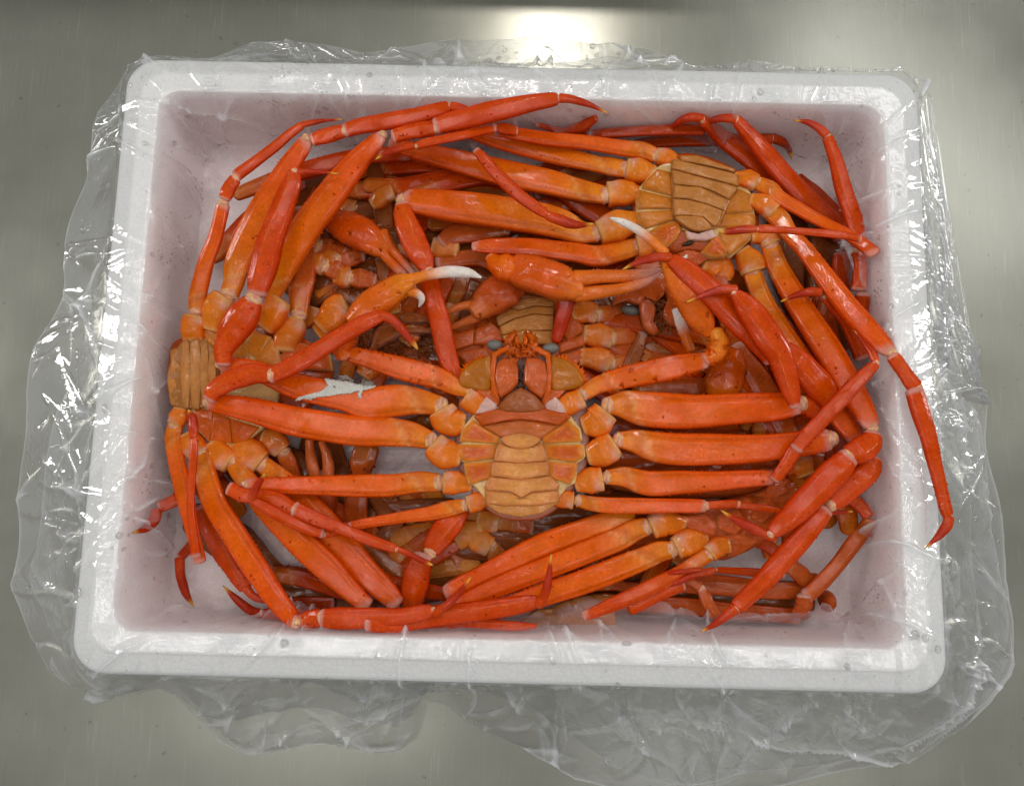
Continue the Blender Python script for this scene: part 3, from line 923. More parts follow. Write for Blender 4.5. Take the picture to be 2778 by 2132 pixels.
leg(c, ('F', [(445, 1460, 120), (330, 1455, 140), (150, 1480, 150), (0, 1482, 150), (-300, 1482, 125), (-600, 1478, 110), (-790, 1482, 90)], 76, 80),
    ('F', [(650, 1470, 80), (570, 1462, 140), (490, 1460, 140)], 75, 76),
    ('I', [(775, 300, 90), (870, 345, 95), (960, 350, 92), (1080, 375, 110), (1185, 425, 85)], 84, 88),
    ('I', [(1200, 432, 95), (1350, 500, 90), (1500, 560, 82), (1700, 640, 72), (1850, 690, 62)], 88, 88),
    ('J', [(420, 690, 34), (500, 725, 40), (590, 770, 36), (660, 800, 10)], 88, 84), suture=.12)
leg(c, ('F', [(615, 1610, 90), (520, 1632, 105), (400, 1660, 92), (200, 1690, 78), (0, 1722, 66), (-140, 1750, 56)], 73, 76),
    ('F', [(765, 1565, 80), (710, 1585, 115), (650, 1605, 115)], 73, 73),
    ('I', [(1560, 545, 56), (1480, 575, 60), (1400, 592, 62)], 78, 82),
    ('I', [(1380, 590, 66), (1280, 560, 76), (1130, 490, 80), (1010, 425, 74), (930, 378, 50)], 84, 92),
    ('I', [(915, 365, 52), (940, 310, 56), (975, 250, 40), (1012, 195, 6)], 93, 104), suture=.12, a=ORANGE, spn=0)
# right side
leg(c, ('G', [(375, 960, 125), (470, 955, 190), (620, 985, 225), (850, 1000, 228), (1150, 985, 210), (1450, 965, 180), (1590, 950, 140)], 79, 84),
    ('G', [(215, 1090, 110), (285, 1065, 195), (340, 1000, 170)], 76, 79),
    ('H', [(385, 735, 90), (440, 720, 150), (520, 740, 170), (575, 770, 100)], 82, 78),
    ('G', [(1575, 965, 70), (1545, 850, 130), (1480, 650, 160), (1390, 500, 190), (1270, 330, 170), (1190, 235, 80)], 95, 109),
    ('G', [(1190, 205, 62), (1100, 205, 60), (1000, 235, 46), (865, 290, 6)], 109, 107), suture=.13)
leg(c, ('G', [(440, 1185, 110), (540, 1195, 160), (650, 1225, 200), (850, 1245, 208), (1150, 1245, 195), (1450, 1230, 175), (1700, 1195, 165), (1790, 1180, 140)], 79, 82),
    ('G', [(245, 1280, 110), (320, 1260, 190), (400, 1210, 160)], 77, 79),
    ('H', [(620, 720, 120), (540, 600, 190), (420, 470, 190), (310, 360, 130)], 84, 92),
    ('G', [(1440, 640, 160), (1330, 520, 175), (1180, 370, 185), (1000, 200, 170), (860, 80, 140), (770, 10, 84)], 94, 103),
    ('C', [(525, 1195, 62), (430, 1198, 58), (320, 1225, 46), (212, 1275, 6)], 104, 102), suture=.13)
leg(c, ('G', [(365, 1425, 100), (470, 1425, 130), (620, 1465, 158), (850, 1460, 155), (1150, 1445, 120), (1380, 1430, 100), (1425, 1428, 84)], 77, 80),
    ('G', [(165, 1470, 90), (235, 1450, 155), (320, 1435, 150)], 75, 77),
    ('G', [(1445, 1440, 70), (1500, 1370, 85), (1560, 1270, 92), (1590, 1225, 80)], 84, 92),
    ('H', [(385, 1000, 84), (450, 920, 100), (600, 760, 104), (750, 600, 95), (860, 490, 82), (900, 450, 62)], 93, 106),
    ('H', [(900, 430, 50), (880, 380, 60), (830, 310, 40), (755, 218, 6)], 105, 98), suture=.14)
leg(c, ('G', [(175, 1580, 88), (270, 1600, 100), (450, 1612, 104), (700, 1612, 100), (900, 1612, 94), (985, 1612, 78)], 74, 77),
    ('G', [(5, 1575, 70), (60, 1568, 108), (130, 1575, 108)], 74, 74),
    ('G', [(1010, 1608, 46), (1100, 1602, 54), (1200, 1600, 52)], 78, 79),
    ('H', [(0, 1365, 46), (150, 1385, 44), (330, 1415, 40), (480, 1428, 36)], 79, 80),
    ('H', [(570, 1420, 30), (660, 1415, 34), (755, 1408, 8)], 80, 79), suture=.12, spn=0)

# ================================================================== crab 2: upper right, belly-up
c = crab('amber belly-up crab in the upper right corner, its brown belly flap towards the back', 'C', 750, 900, 50)
T2, A2 = AMBER * .85, AMBER * .95
sh2 = pl(c, 'shell', 'C', [(560, 530), (720, 535), (950, 630), (1060, 780), (1100, 960), (1040, 1120), (900, 1230), (880, 1420), (700, 1560), (560, 1640), (480, 1560), (500, 1420), (300, 1250),
          (360, 1050), (290, 900), (300, 760), (420, 620)], 62, BRICK, BRICK, th=.014, dome=.001, smooth=1)
br = pl(c, 'sternum', 'C', [(430, 620), (540, 560), (960, 660), (1050, 790), (1075, 960), (1040, 1080), (910, 1195), (820, 1130), (560, 1040), (370, 1035), (310, 930), (308, 840), (330, 740)], 70, CREAM, CREAM, th=.01, dome=.001)
for p in ([(440, 632), (520, 650), (545, 800), (345, 745), (350, 715)], [(325, 765), (540, 815), (540, 882), (318, 880), (306, 830)], [(312, 905), (550, 893), (560, 950), (370, 1005), (325, 975)],
          [(885, 885), (905, 820), (965, 760), (1035, 790), (1055, 900), (870, 908)], [(868, 918), (1060, 918), (1072, 970), (1045, 1020), (840, 1000)], [(845, 1040), (1050, 1040), (1020, 1095), (910, 1180), (860, 1110)]):
    pl(c, 'sternum_plate', 'C', p, 71.2, CREAM * .6 + AMBER * .35, AMBER * .62 + TAN * .3, br, dome=.0022, mid=AMBER * .7)
pl(c, 'sternum_plate', 'C', [(380, 1040), (470, 990), (570, 968), (590, 1020), (560, 1080), (500, 1130), (430, 1105)], 71, CREAM * .8, ORANGE * .75, br, dome=.003, mid=AMBER * .8)
pl(c, 'sternum_plate', 'C', [(595, 1025), (700, 1050), (780, 1100), (720, 1160), (640, 1140), (565, 1165), (510, 1130), (565, 1085)], 70.5, BRICK, BRICK * .8, br, dome=.0025, wav=.0006)
pl(c, 'sternum_plate', 'C', [(790, 1075), (835, 1062), (890, 1150), (870, 1195), (790, 1200), (725, 1165), (780, 1110)], 71, CREAM * .8, ORANGE * .75, br, dome=.003, mid=AMBER * .8)
pl(c, 'mouthpart', 'C', [(560, 1172), (640, 1150), (715, 1170), (785, 1205), (740, 1222), (690, 1252), (620, 1230)], 68, BRICK * .9, BRICK * 1.2, br, dome=.003, wav=.0006)
q, s_ = at(*tp('C', 640, 1105), .0735)
c.part('mouth_gap_shade', ball(q, 42 / 2.4 * s_, 14 / 2.4 * s_, .0012, (.03, .015, .01), ax=.35, lump=.08, seed=3), M_BELLY, br)  # near-black blob paints in the shade of the mouth opening
pl(c, 'sternum_plate', 'C', [(630, 1030), (700, 1050), (790, 1020), (825, 1062), (740, 1085), (650, 1080)], 74, CREAM, PINK, br, dome=.002)
fl = pl(c, 'belly_flap', 'C', [(545, 560), (960, 660), (960, 745), (905, 830), (840, 985), (770, 1020), (690, 1020), (600, 975), (545, 920), (535, 640)], 75, TAN * .8, TAN * .8, th=.006, dome=.001)
FA, FB = TAN * .85, TAN * .9
for i, p in enumerate(([(580, 540), (700, 540), (945, 628), (935, 645), (760, 600), (600, 572)], [(542, 572), (600, 578), (800, 630), (962, 665), (962, 735), (800, 690), (640, 650), (537, 622)],
          [(536, 632), (640, 658), (760, 700), (958, 745), (905, 822), (780, 758), (720, 738), (550, 722)], [(550, 734), (720, 748), (800, 790), (892, 830), (868, 892), (760, 850), (640, 818), (545, 812)],
          [(544, 824), (640, 828), (760, 860), (860, 898), (828, 985), (800, 992), (740, 938), (650, 925), (552, 928)], [(560, 936), (650, 934), (735, 946), (785, 1000), (760, 1018), (690, 1020), (610, 985)])):
    pl(c, 'flap_segment', 'C', p, 76 if i else 72, FA * .7, FA, fl, mid=FB, wav=.00015, dome=.0019, smooth=1 if i == 5 else 0)
teeth(c, 'C', [(580, 540), (700, 540), (945, 628)], 73, 26, ORANGE * .8, .0016, sh2, out=-1)
bristles(c, 'mouth_bristles', 'G', 640, 770, 260, 500, 58, 120, BROWN, .009, sh2, 9)
pl(c, 'mouthpart', 'G', [(400, 240), (560, 180), (740, 130), (720, 240), (660, 290), (600, 250), (560, 300), (480, 280), (390, 310)], 60, BROWN * 1.3, BRICK, dome=.003)
pl(c, 'mouthpart', 'G', [(560, 280), (620, 260), (660, 330), (650, 460), (690, 480), (650, 500), (590, 440)], 58, BROWN, BRICK, dome=.003, smooth=1)
q, s = at(*tp('G', 505, 342), .052)
c.part('eye', ball(q, 66 / 2.4 * s, 34 / 2.4 * s, 40 / 2.4 * s, (1, 1, 1), ax=-.2), M_EYE)
# hip without a leg in front
leg(c, None, ('C', [(760, 1230, 130), (840, 1270, 170), (850, 1350, 130)], 62, 56), None, None, None)
# left legs
leg(c, ('C', [(420, 530, 100), (340, 500, 110), (250, 492, 108), (0, 452, 100), (-240, 430, 92), (-560, 380, 80), (-590, 375, 76)], 68, 86),
    ('C', [(560, 580, 70), (500, 548, 105), (440, 540, 105)], 68, 68),
    ('B', [(960, 372, 62), (900, 362, 76), (830, 350, 60)], 90, 95),
    ('B', [(820, 358, 54), (700, 385, 56), (500, 425, 60), (380, 450, 60), (320, 470, 52)], 100, 112),
    ('B', [(285, 470, 48), (200, 492, 46), (110, 520, 36), (45, 560, 6)], 112, 110), suture=.12, spn=0)
leg(c, ('C', [(220, 622, 120), (130, 605, 128), (40, 590, 112), (-200, 530, 130), (-500, 450, 140), (-800, 360, 120), (-1100, 270, 90)], 66, 76),
    ('C', [(400, 650, 90), (320, 635, 150), (240, 625, 140)], 66, 66), None,
    ('B', [(700, 500, 50), (760, 570, 74), (870, 690, 84), (990, 800, 80), (1100, 880, 74), (1160, 918, 58)], 100, 100),
    ('B', [(1170, 925, 66), (1250, 955, 72), (1350, 985, 54), (1470, 978, 8)], 100, 97), suture=.12, a=AMBER * .4 + ORANGE * .6)
leg(c, ('C', [(90, 790, 125), (-20, 770, 140), (-130, 745, 150), (-300, 700, 165), (-600, 640, 175), (-900, 560, 150), (-1150, 500, 110), (-1300, 450, 70)], 64, 70),
    ('C', [(310, 790, 90), (215, 780, 160), (120, 790, 150)], 64, 64), None, None, None, suture=.13, a=AMBER * .3 + ORANGE * .7)
leg(c, ('C', [(30, 1040, 120), (-70, 1030, 150), (-180, 985, 190), (-400, 930, 215), (-700, 890, 220), (-1000, 850, 190), (-1180, 830, 150), (-1210, 826, 110)], 66, 76),
    ('C', [(300, 960, 90), (190, 990, 185), (60, 1040, 150)], 66, 66),
    ('B', [(215, 850, 84), (230, 930, 140), (290, 1080, 165), (360, 1220, 140), (385, 1270, 90)], 80, 82),
    ('B', [(385, 1290, 105), (420, 1450, 125), (460, 1600, 140), (500, 1780, 130), (550, 1960, 110), (580, 2040, 90)], 82, 76), None, suture=.10, a=AMBER * .55 + ORANGE * .45, b=ORANGE * .7 + RED * .3)
cl = leg(c, ('C', [(300, 1130, 120), (180, 1160, 140), (40, 1190, 140), (-100, 1165, 125), (-400, 1130, 120), (-640, 1125, 105), (-760, 1128, 60)], 62, 72),
         ('C', [(420, 1100, 90), (360, 1120, 150), (310, 1130, 150)], 62, 62), name='claw_arm', suture=.24, sph=.0011, a=ORANGE, b=ORANGE2 * .8 + BRICK * .2)
P, W = path('B', [(790, 1195, 70), (830, 1235, 130), (890, 1265, 190), (935, 1290, 150)], 78, 82)
c.part('wrist', tube(P, W, .8, col_plain(ORANGE, ORANGE, .3), m=20, spines=6, sph=.0012, seed=9), M_SHELL, cl)
claw(c, ('B', [(935, 1260, 175), (1020, 1290, 235), (1150, 1325, 240), (1270, 1375, 225), (1340, 1400, 160), (1385, 1400, 120)], 82, 84),
     ('B', [(1350, 1335, 120), (1480, 1322, 92), (1640, 1318, 84), (1800, 1302, 66), (1930, 1262, 10)], 84, 84),
     ('B', [(1350, 1440, 100), (1480, 1425, 90), (1640, 1402, 80), (1800, 1352, 62), (1935, 1272, 8)], 83, 83), cl, a=ORANGE * .75 + BRICK * .25, tipc=PINK * .8 + ORANGE * .2, wf=.72)
# right legs
leg(c, ('C', [(1090, 715, 100), (1180, 755, 110), (1240, 810, 92), (1400, 905, 84), (1560, 990, 80), (1700, 1060, 82), (1800, 1130, 90), (1850, 1170, 96)], 70, 92),
    ('C', [(960, 690, 80), (1020, 690, 115), (1080, 715, 110)], 70, 70), None,
    ('C', [(1760, 1075, 50), (1660, 1055, 52), (1500, 1038, 50), (1300, 1022, 48), (1100, 1012, 48)], 102, 106),
    ('C', [(1080, 1012, 46), (1000, 1015, 56), (900, 1028, 44), (842, 1030, 8)], 106, 102), suture=.13, spn=0)
leg(c, ('C', [(1190, 905, 120), (1240, 950, 130), (1300, 1040, 112), (1400, 1150, 118), (1530, 1320, 130), (1680, 1520, 140), (1800, 1650, 145), (1900, 1760, 130), (1945, 1800, 104)], 72, 106),
    ('C', [(1060, 830, 80), (1130, 850, 120), (1200, 900, 120)], 70, 72),
    ('H', [(1015, 400, 90), (1070, 480, 92), (1130, 565, 100), (1160, 600, 100)], 108, 109),
    ('H', [(1150, 625, 120), (1190, 750, 122), (1250, 950, 104), (1310, 1200, 90), (1360, 1400, 80), (1372, 1430, 70)], 110, 107),
    ('H', [(1378, 1450, 70), (1365, 1500, 68), (1310, 1570, 48), (1218, 1652, 4)], 107, 105), suture=.10)
leg(c, ('C', [(1180, 1130, 120), (1205, 1210, 128), (1250, 1310, 140), (1380, 1530, 165), (1550, 1800, 180), (1700, 2050, 170), (1800, 2230, 140), (1830, 2290, 110)], 68, 90),
    ('C', [(1070, 1060, 80), (1150, 1055, 130), (1185, 1110, 130)], 68, 68),
    ('H', [(880, 905, 110), (870, 960, 150), (800, 1010, 170), (735, 1045, 140)], 92, 97),
    ('H', [(720, 1060, 140), (640, 1150, 190), (500, 1290, 175), (370, 1420, 160), (270, 1510, 120), (230, 1545, 90)], 98, 102),
    ('K', [(1440, 618, 62), (1350, 582, 66), (1220, 520, 56), (1090, 440, 5)], 100, 97), suture=.11)
leg(c, ('C', [(1060, 1300, 125), (1090, 1390, 130), (1130, 1490, 140), (1250, 1700, 165), (1400, 1930, 175), (1560, 2150, 160), (1700, 2330, 130), (1740, 2390, 100)], 64, 78),
    ('C', [(1000, 1170, 100), (1050, 1240, 165), (1070, 1290, 150)], 64, 64),
    ('H', [(890, 1060, 100), (850, 1150, 150), (740, 1250, 150), (620, 1360, 110)], 84, 92),
    ('L', [(570, 440, 110), (500, 530, 135), (350, 700, 140), (200, 870, 135), (60, 1010, 115), (0, 1070, 100)], 93, 100),
    ('K', [(1180, 1085, 80), (1110, 1140, 60), (1040, 1190, 40), (962, 1232, 5)], 100, 97), suture=.12, a=AMBER * .4 + ORANGE * .6)
cl = leg(c, ('G', [(1105, 330, 110), (1150, 420, 130), (1200, 560, 135), (1250, 700, 125), (1290, 840, 100)], 56, 50), None, name='claw_arm', sph=.0013, a=BRICK * 1.2, b=BRICK)
claw(c, ('G', [(1180, 600, 120), (1150, 700, 220), (1110, 820, 250), (1080, 900, 200)], 66, 60), ('G', [(900, 600, 60), (840, 450, 70), (790, 330, 40)], 68, 70), None, cl, a=ORANGE * .8)

# ================================================================== crab 3: against the left wall
c = crab('belly-up crab against the left wall of the box, its tan belly flap touching the bag', 'E', 450, 800, 50)
sh3 = pl(c, 'shell', 'E', [(170, 560), (300, 500), (500, 450), (760, 420), (1000, 520), (1180, 640), (1180, 800), (1000, 1000), (760, 1180), (560, 1230), (380, 1180), (220, 1020), (140, 880), (140, 700)], 60, BRICK, BRICK, th=.014, dome=.001, smooth=1)
br = pl(c, 'sternum', 'E', [(380, 440), (480, 420), (820, 540), (860, 640), (840, 1000), (740, 1110), (640, 1190), (520, 1215), (400, 1190), (320, 1110), (290, 980), (340, 560)], 68, CREAM, CREAM, th=.008, dome=.001)
for p in ([(365, 480), (420, 430), (495, 430), (500, 600), (430, 620)], [(500, 440), (620, 470), (660, 640), (520, 640)], [(640, 600), (690, 470), (800, 520), (720, 650)], [(705, 655), (810, 535), (850, 600), (850, 700), (740, 690)]):
    pl(c, 'sternum_plate', 'E', p, 69.3, CREAM * .9, AMBER * .7 + TAN * .2, br, dome=.0014)
for p in ([(315, 985), (425, 1000), (420, 1090), (400, 1180), (335, 1105)], [(435, 1010), (535, 1050), (545, 1200), (415, 1185)], [(545, 1050), (720, 1105), (640, 1185), (560, 1200)]):
    pl(c, 'sternum_plate', 'E', p, 69.3, AMBER * .9, ORANGE * .85, br, dome=.0014)
pl(c, 'sternum_plate', 'E', [(860, 640), (1000, 560), (1180, 620), (1200, 730), (1060, 720), (880, 700)], 66, CREAM, BRICK * 1.2, br, dome=.003)
fl = pl(c, 'belly_flap', 'E', [(235, 545), (300, 525), (400, 560), (440, 630), (455, 760), (440, 900), (400, 955), (280, 972), (190, 960), (150, 900), (138, 760), (170, 640)], 73, TAN * .7, TAN * .7, th=.008, dome=.001, smooth=1)
for x0, x1, y0, y1 in ((142, 218, 600, 950), (222, 278, 540, 966), (282, 345, 530, 968), (349, 400, 565, 958), (404, 448, 610, 900)):
    k = 18
    pl(c, 'flap_segment', 'E', [(x0 + (22 if x0 < 150 else 0), y0 + 60), (x0 + 8, y0 + 18), ((x0 + x1) / 2, y0), (x1 - 8, y0 + 14), (x1 - 4, (y0 + y1) / 2), (x1 - 6, y1 - 16), ((x0 + x1) / 2, y1), (x0 + 10, y1 - 18), (x0, (y0 + y1) / 2)],
       74.2 if x0 > 150 else 72.5, TAN * .8, TAN * 1.05, fl, grow=5, mid=TAN * .85, dome=.0014, wav=.0003, smooth=1, sub=3)
leg(c, None, ('E', [(770, 430, 130), (815, 370, 165), (850, 300, 150), (870, 270, 120)], 72, 76))
leg(c, ('A', [(320, 1540, 100), (325, 1470, 112), (340, 1390, 112), (380, 1230, 110), (430, 1100, 96), (470, 960, 88), (492, 860, 92)], 72, 90),
    ('A', [(300, 1720, 110), (300, 1650, 150), (315, 1580, 130)], 70, 72),
    ('A', [(505, 810, 84), (535, 740, 90), (570, 690, 80)], 92, 94),
    ('A', [(580, 665, 78), (680, 590, 76), (800, 500, 72), (920, 400, 62), (1000, 340, 56)], 94, 96),
    ('A', [(1005, 335, 44), (1080, 318, 36), (1170, 305, 22), (1275, 298, 4)], 96, 95), suture=.14, spn=0)
leg(c, ('A', [(540, 1420, 130), (560, 1360, 140), (590, 1230, 175), (700, 1000, 200), (820, 790, 190), (930, 590, 140), (1010, 480, 110), (1030, 440, 96)], 74, 100),
    ('A', [(420, 1640, 110), (450, 1540, 170), (500, 1450, 150)], 70, 74),
    ('A', [(1080, 430, 90), (1150, 410, 100), (1240, 385, 98), (1270, 378, 90)], 102, 103),
    ('A', [(1290, 372, 96), (1400, 340, 110), (1600, 305, 112), (1750, 275, 108), (1900, 235, 96), (1955, 215, 76)], 103, 106),
    ('B', [(540, 215, 62), (610, 225, 52), (690, 255, 34), (752, 292, 5)], 106, 106), suture=.10, a=AMBER * .35 + ORANGE * .65)
leg(c, ('A', [(805, 1440, 120), (835, 1370, 150), (880, 1250, 190), (1030, 1010, 205), (1200, 780, 190), (1370, 570, 150), (1480, 450, 110), (1520, 410, 90)], 76, 102),
    None,
    ('B', [(165, 410, 90), (250, 385, 100), (360, 365, 104), (420, 360, 98)], 104, 105),
    ('B', [(440, 345, 112), (560, 310, 140), (800, 250, 138), (1000, 205, 125), (1180, 172, 100), (1225, 165, 80)], 105, 108),
    ('B', [(1250, 160, 66), (1320, 168, 56), (1430, 200, 40), (1565, 262, 5)], 108, 106), suture=.07, a=AMBER * .3 + ORANGE * .7)
leg(c, ('A', [(985, 1560, 120), (990, 1480, 140), (1000, 1380, 165), (1020, 1250, 150), (1010, 1050, 130), (1000, 880, 100)], 64, 60),
    ('E', [(900, 590, 120), (915, 520, 170), (955, 440, 150), (970, 400, 110)], 66, 64), a=BRICK * 1.2, b=BRICK, suture=.25, spn=12)
# lower legs
leg(c, ('E', [(180, 1100, 100), (165, 1180, 105), (185, 1300, 112), (220, 1450, 112), (255, 1600, 106), (300, 1800, 84), (330, 1910, 78), (340, 1975, 84)], 70, 84),
    ('E', [(215, 990, 80), (205, 1030, 110), (185, 1080, 100)], 70, 70), None,
    ('I', [(555, 740, 70), (535, 560, 52), (520, 400, 52), (535, 150, 56), (545, -20, 50)], 92, 88),
    ('E', [(298, 1165, 52), (300, 1110, 64), (290, 1040, 62), (265, 985, 10)], 88, 86), suture=.12, spn=0)
leg(c, ('E', [(345, 1270, 118), (360, 1330, 128), (385, 1430, 140), (440, 1600, 155), (560, 1790, 165), (700, 2010, 160), (820, 2190, 140), (940, 2340, 110), (965, 2370, 90)], 70, 90),
    ('E', [(270, 1160, 100), (290, 1210, 150), (330, 1270, 130)], 68, 70),
    ('I', [(1240, 1165, 90), (1290, 1150, 110), (1360, 1140, 120)], 90, 94),
    ('I', [(1380, 1140, 120), (1480, 1145, 140), (1700, 1140, 128), (1900, 1130, 112), (2040, 1105, 100), (2085, 1095, 80)], 95, 98),
    ('J', [(668, 1115, 64), (720, 1080, 56), (810, 1000, 48), (912, 870, 5)], 98, 104), suture=.10)
leg(c, ('E', [(560, 1330, 118), (600, 1390, 128), (660, 1470, 140), (800, 1640, 165), (1000, 1850, 185), (1180, 2020, 180), (1330, 2170, 130), (1430, 2260, 100)], 66, 82),
    ('E', [(430, 1220, 110), (470, 1280, 165), (540, 1330, 140)], 66, 66), None,
    ('J', [(230, 1180, 100), (400, 1170, 130), (700, 1125, 140), (1000, 1090, 130), (1250, 1050, 110), (1335, 1035, 80)], 90, 95),
    ('J', [(1345, 1060, 60), (1385, 990, 62), (1410, 900, 52), (1430, 720, 5)], 96, 104), suture=.10, b=ORANGE * .4 + RED * .6)
leg(c, ('E', [(760, 1350, 120), (840, 1410, 130), (1000, 1560, 170), (1200, 1800, 200), (1400, 2020, 190), (1560, 2180, 150), (1620, 2250, 110)], 62, 76),
    ('E', [(590, 1210, 120), (660, 1270, 200), (740, 1330, 160)], 64, 62), suture=.14, b=ORANGE * .4 + RED * .6)
leg(c, ('E', [(890, 1270, 100), (920, 1340, 110), (950, 1440, 100)], 56, 50), ('E', [(760, 1170, 100), (820, 1190, 150), (880, 1250, 120)], 60, 56), name='claw_arm', a=BRICK * 1.3, b=BRICK, spn=6)

# ================================================================== crab 4: under the middle crab's face
c = crab('brown belly-up crab under the eyes of the middle crab, its lined flap half hidden', 'F', 1000, 500, 40)
br = pl(c, 'sternum', 'F', [(540, 480), (700, 420), (860, 300), (1010, 250), (1200, 270), (1340, 360), (1410, 450), (1410, 600), (1380, 700), (1200, 800), (700, 800), (560, 640)], 50, AMBER * .7, BRICK, th=.016, dome=.001)
for p in ([(700, 470), (790, 420), (860, 480), (880, 540), (760, 560), (690, 560)], [(540, 500), (680, 470), (680, 560), (560, 600)], [(1290, 340), (1350, 400), (1400, 470), (1300, 540), (1240, 440)], [(1240, 560), (1400, 500), (1400, 570), (1250, 620)],
          [(1250, 640), (1410, 590), (1400, 660), (1300, 720)], [(570, 620), (760, 590), (800, 660), (640, 690)]):
    pl(c, 'sternum_plate', 'F', p, 53, AMBER * .8, BRICK * 1.15, br, dome=.003)
fl = pl(c, 'belly_flap', 'F', [(860, 440), (830, 390), (900, 320), (1010, 265), (1120, 260), (1200, 290), (1195, 460), (1190, 560), (900, 560)], 55, TAN * .6, TAN * .6, dome=.001)
for p in ([(905, 318), (1010, 268), (1120, 262), (1200, 292), (1198, 318), (1080, 310), (980, 340)], [(835, 388), (900, 326), (980, 348), (1080, 320), (1198, 326), (1196, 372), (1080, 362), (960, 392), (852, 440)],
          [(858, 448), (960, 400), (1080, 370), (1196, 380), (1194, 470), (1000, 470), (872, 500)], [(874, 508), (1000, 478), (1194, 478), (1190, 560), (900, 560)]):
    pl(c, 'flap_segment', 'F', p, 57, TAN * .8, TAN * .95, fl, dome=.0014, wav=.0004)
for m_, k in (((('F', [(1500, 370, 110), (1640, 360, 120), (1750, 380, 100)], 50, 44)), ('F', [(1340, 370, 100), (1410, 352, 140), (1480, 365, 120)], 52, 50)),
              ((('F', [(1590, 520, 120), (1700, 500, 140), (1850, 470, 150), (1980, 470, 120)], 50, 40)), ('F', [(1420, 500, 110), (1500, 510, 155), (1580, 525, 130)], 52, 50)),
              ((('F', [(1590, 690, 100), (1680, 670, 110), (1800, 660, 120), (1950, 640, 120)], 50, 42)), ('F', [(1400, 650, 100), (1490, 660, 150), (1570, 690, 130)], 52, 50))):
    leg(c, m_, k, a=BRICK * 1.25, b=BRICK, spn=0, suture=.4)
cl = leg(c, ('B', [(1130, 1200, 90), (1000, 1215, 100), (850, 1250, 100), (700, 1200, 110), (450, 1235, 100)], 52, 56), None, name='claw_arm', a=BRICK, b=BRICK, spn=0)
claw(c, ('F', [(990, 170, 150), (920, 190, 240), (820, 250, 240), (730, 320, 170), (680, 350, 120)], 64, 66), ('F', [(700, 310, 80), (620, 310, 56), (520, 350, 44), (420, 390, 8)], 66, 66),
     ('F', [(720, 380, 70), (620, 420, 56), (540, 450, 40), (420, 470, 8)], 64, 62), cl, a=BRICK * 1.25, tipc=PINK * .7, wf=.8)
leg(c, None, None, None, ('F', [(1290, 240, 100), (1280, 320, 104), (1250, 440, 92), (1220, 540, 60)], 72, 62), None, r=DEEP * 1.1, spn=0)
leg(c, ('B', [(880, 1010, 100), (700, 1030, 140), (560, 1050, 140), (480, 1110, 110)], 54, 58), ('B', [(560, 1150, 90), (480, 1140, 140), (420, 1130, 120)], 56, 54), a=BRICK * 1.2, b=BRICK, spn=10)

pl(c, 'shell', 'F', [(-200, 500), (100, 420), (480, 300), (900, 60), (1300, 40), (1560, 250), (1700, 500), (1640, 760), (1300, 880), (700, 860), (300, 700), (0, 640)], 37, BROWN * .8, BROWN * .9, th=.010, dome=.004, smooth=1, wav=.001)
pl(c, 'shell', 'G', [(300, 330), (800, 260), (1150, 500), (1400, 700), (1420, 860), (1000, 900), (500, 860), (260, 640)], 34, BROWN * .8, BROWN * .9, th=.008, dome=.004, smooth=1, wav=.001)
leg(c, ('G', [(560, 860, 120), (800, 840, 130), (1100, 860, 140), (1400, 880, 120)], 48, 46), a=BRICK, b=BRICK, spn=8)
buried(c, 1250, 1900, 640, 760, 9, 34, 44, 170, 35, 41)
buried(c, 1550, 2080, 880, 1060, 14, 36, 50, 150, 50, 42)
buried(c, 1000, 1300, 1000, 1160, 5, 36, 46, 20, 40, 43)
# ================================================================== crab 5: dark one behind the left claw
c = crab('dark face-down crab deep in the upper left, behind a white-tipped claw', 'A', 1250, 1250, 40)
pl(c, 'shell', 'A', [(1060, 830), (1250, 950), (1420, 1060), (1620, 1000), (1700, 1150), (1700, 1400), (1560, 1600), (1420, 1640), (1200, 1500), (1080, 1500), (1040, 1200)], 46, BROWN * .8, BROWN * .9, th=.018, dome=.006, smooth=1, wav=.0006, mid=BROWN * .8)
for k, (x, y, a_) in enumerate(((1130, 1130, .4), (1250, 1210, -.3), (1330, 1330, .2), (1170, 1260, .8))):
    leg(c, ('A', [(x, y, 110), (x + 60, y + 30 * a_, 130), (x + 150, y + 110 * a_, 100)], 58 + k, 60), ('A', [(x - 100, y - 60 * a_, 90), (x - 60, y - 30 * a_, 140), (x - 8, y - 5, 120)], 57 + k, 58), a=BRICK * 1.1, b=BRICK, suture=.4, spn=8)
buried(c, 1010, 1090, 600, 760, 3, 60, 66, 80, 25, 55, (90, 160), (30, 44))
leg(c, None, ('E', [(1150, 440, 120), (1210, 380, 180), (1260, 310, 170), (1290, 290, 100)], 56, 60))
leg(c, None, ('E', [(1130, 480, 110), (1180, 440, 150), (1230, 380, 120)], 52, 56))
leg(c, None, ('E', [(1020, 420, 80), (1080, 380, 100), (1100, 330, 90)], 50, 50), a=BRICK)
bristles(c, 'mouth_bristles', 'E', 1400, 1700, 480, 660, 56, 90, BROWN * .8, .010, None, 12)
bristles(c, 'mouth_bristles', 'F', -40, 460, 480, 640, 53, 150, BROWN, .010, None, 13)
for p in ([(210, 380), (280, 360), (400, 390), (400, 420), (260, 420)], [(240, 460), (400, 460), (400, 490), (270, 490)], [(60, 470), (160, 440), (200, 500), (100, 560), (20, 600)]):
    pl(c, 'mouthpart', 'F', p, 58, PINK * .5 + BROWN * .5, BROWN * 1.2, dome=.003, smooth=1)
cl = leg(c, ('A', [(1090, 850, 90), (1150, 900, 130), (1230, 980, 150)], 62, 66), None, name='claw_arm', a=RED * .8, b=RED * .8, spn=0, suture=0)
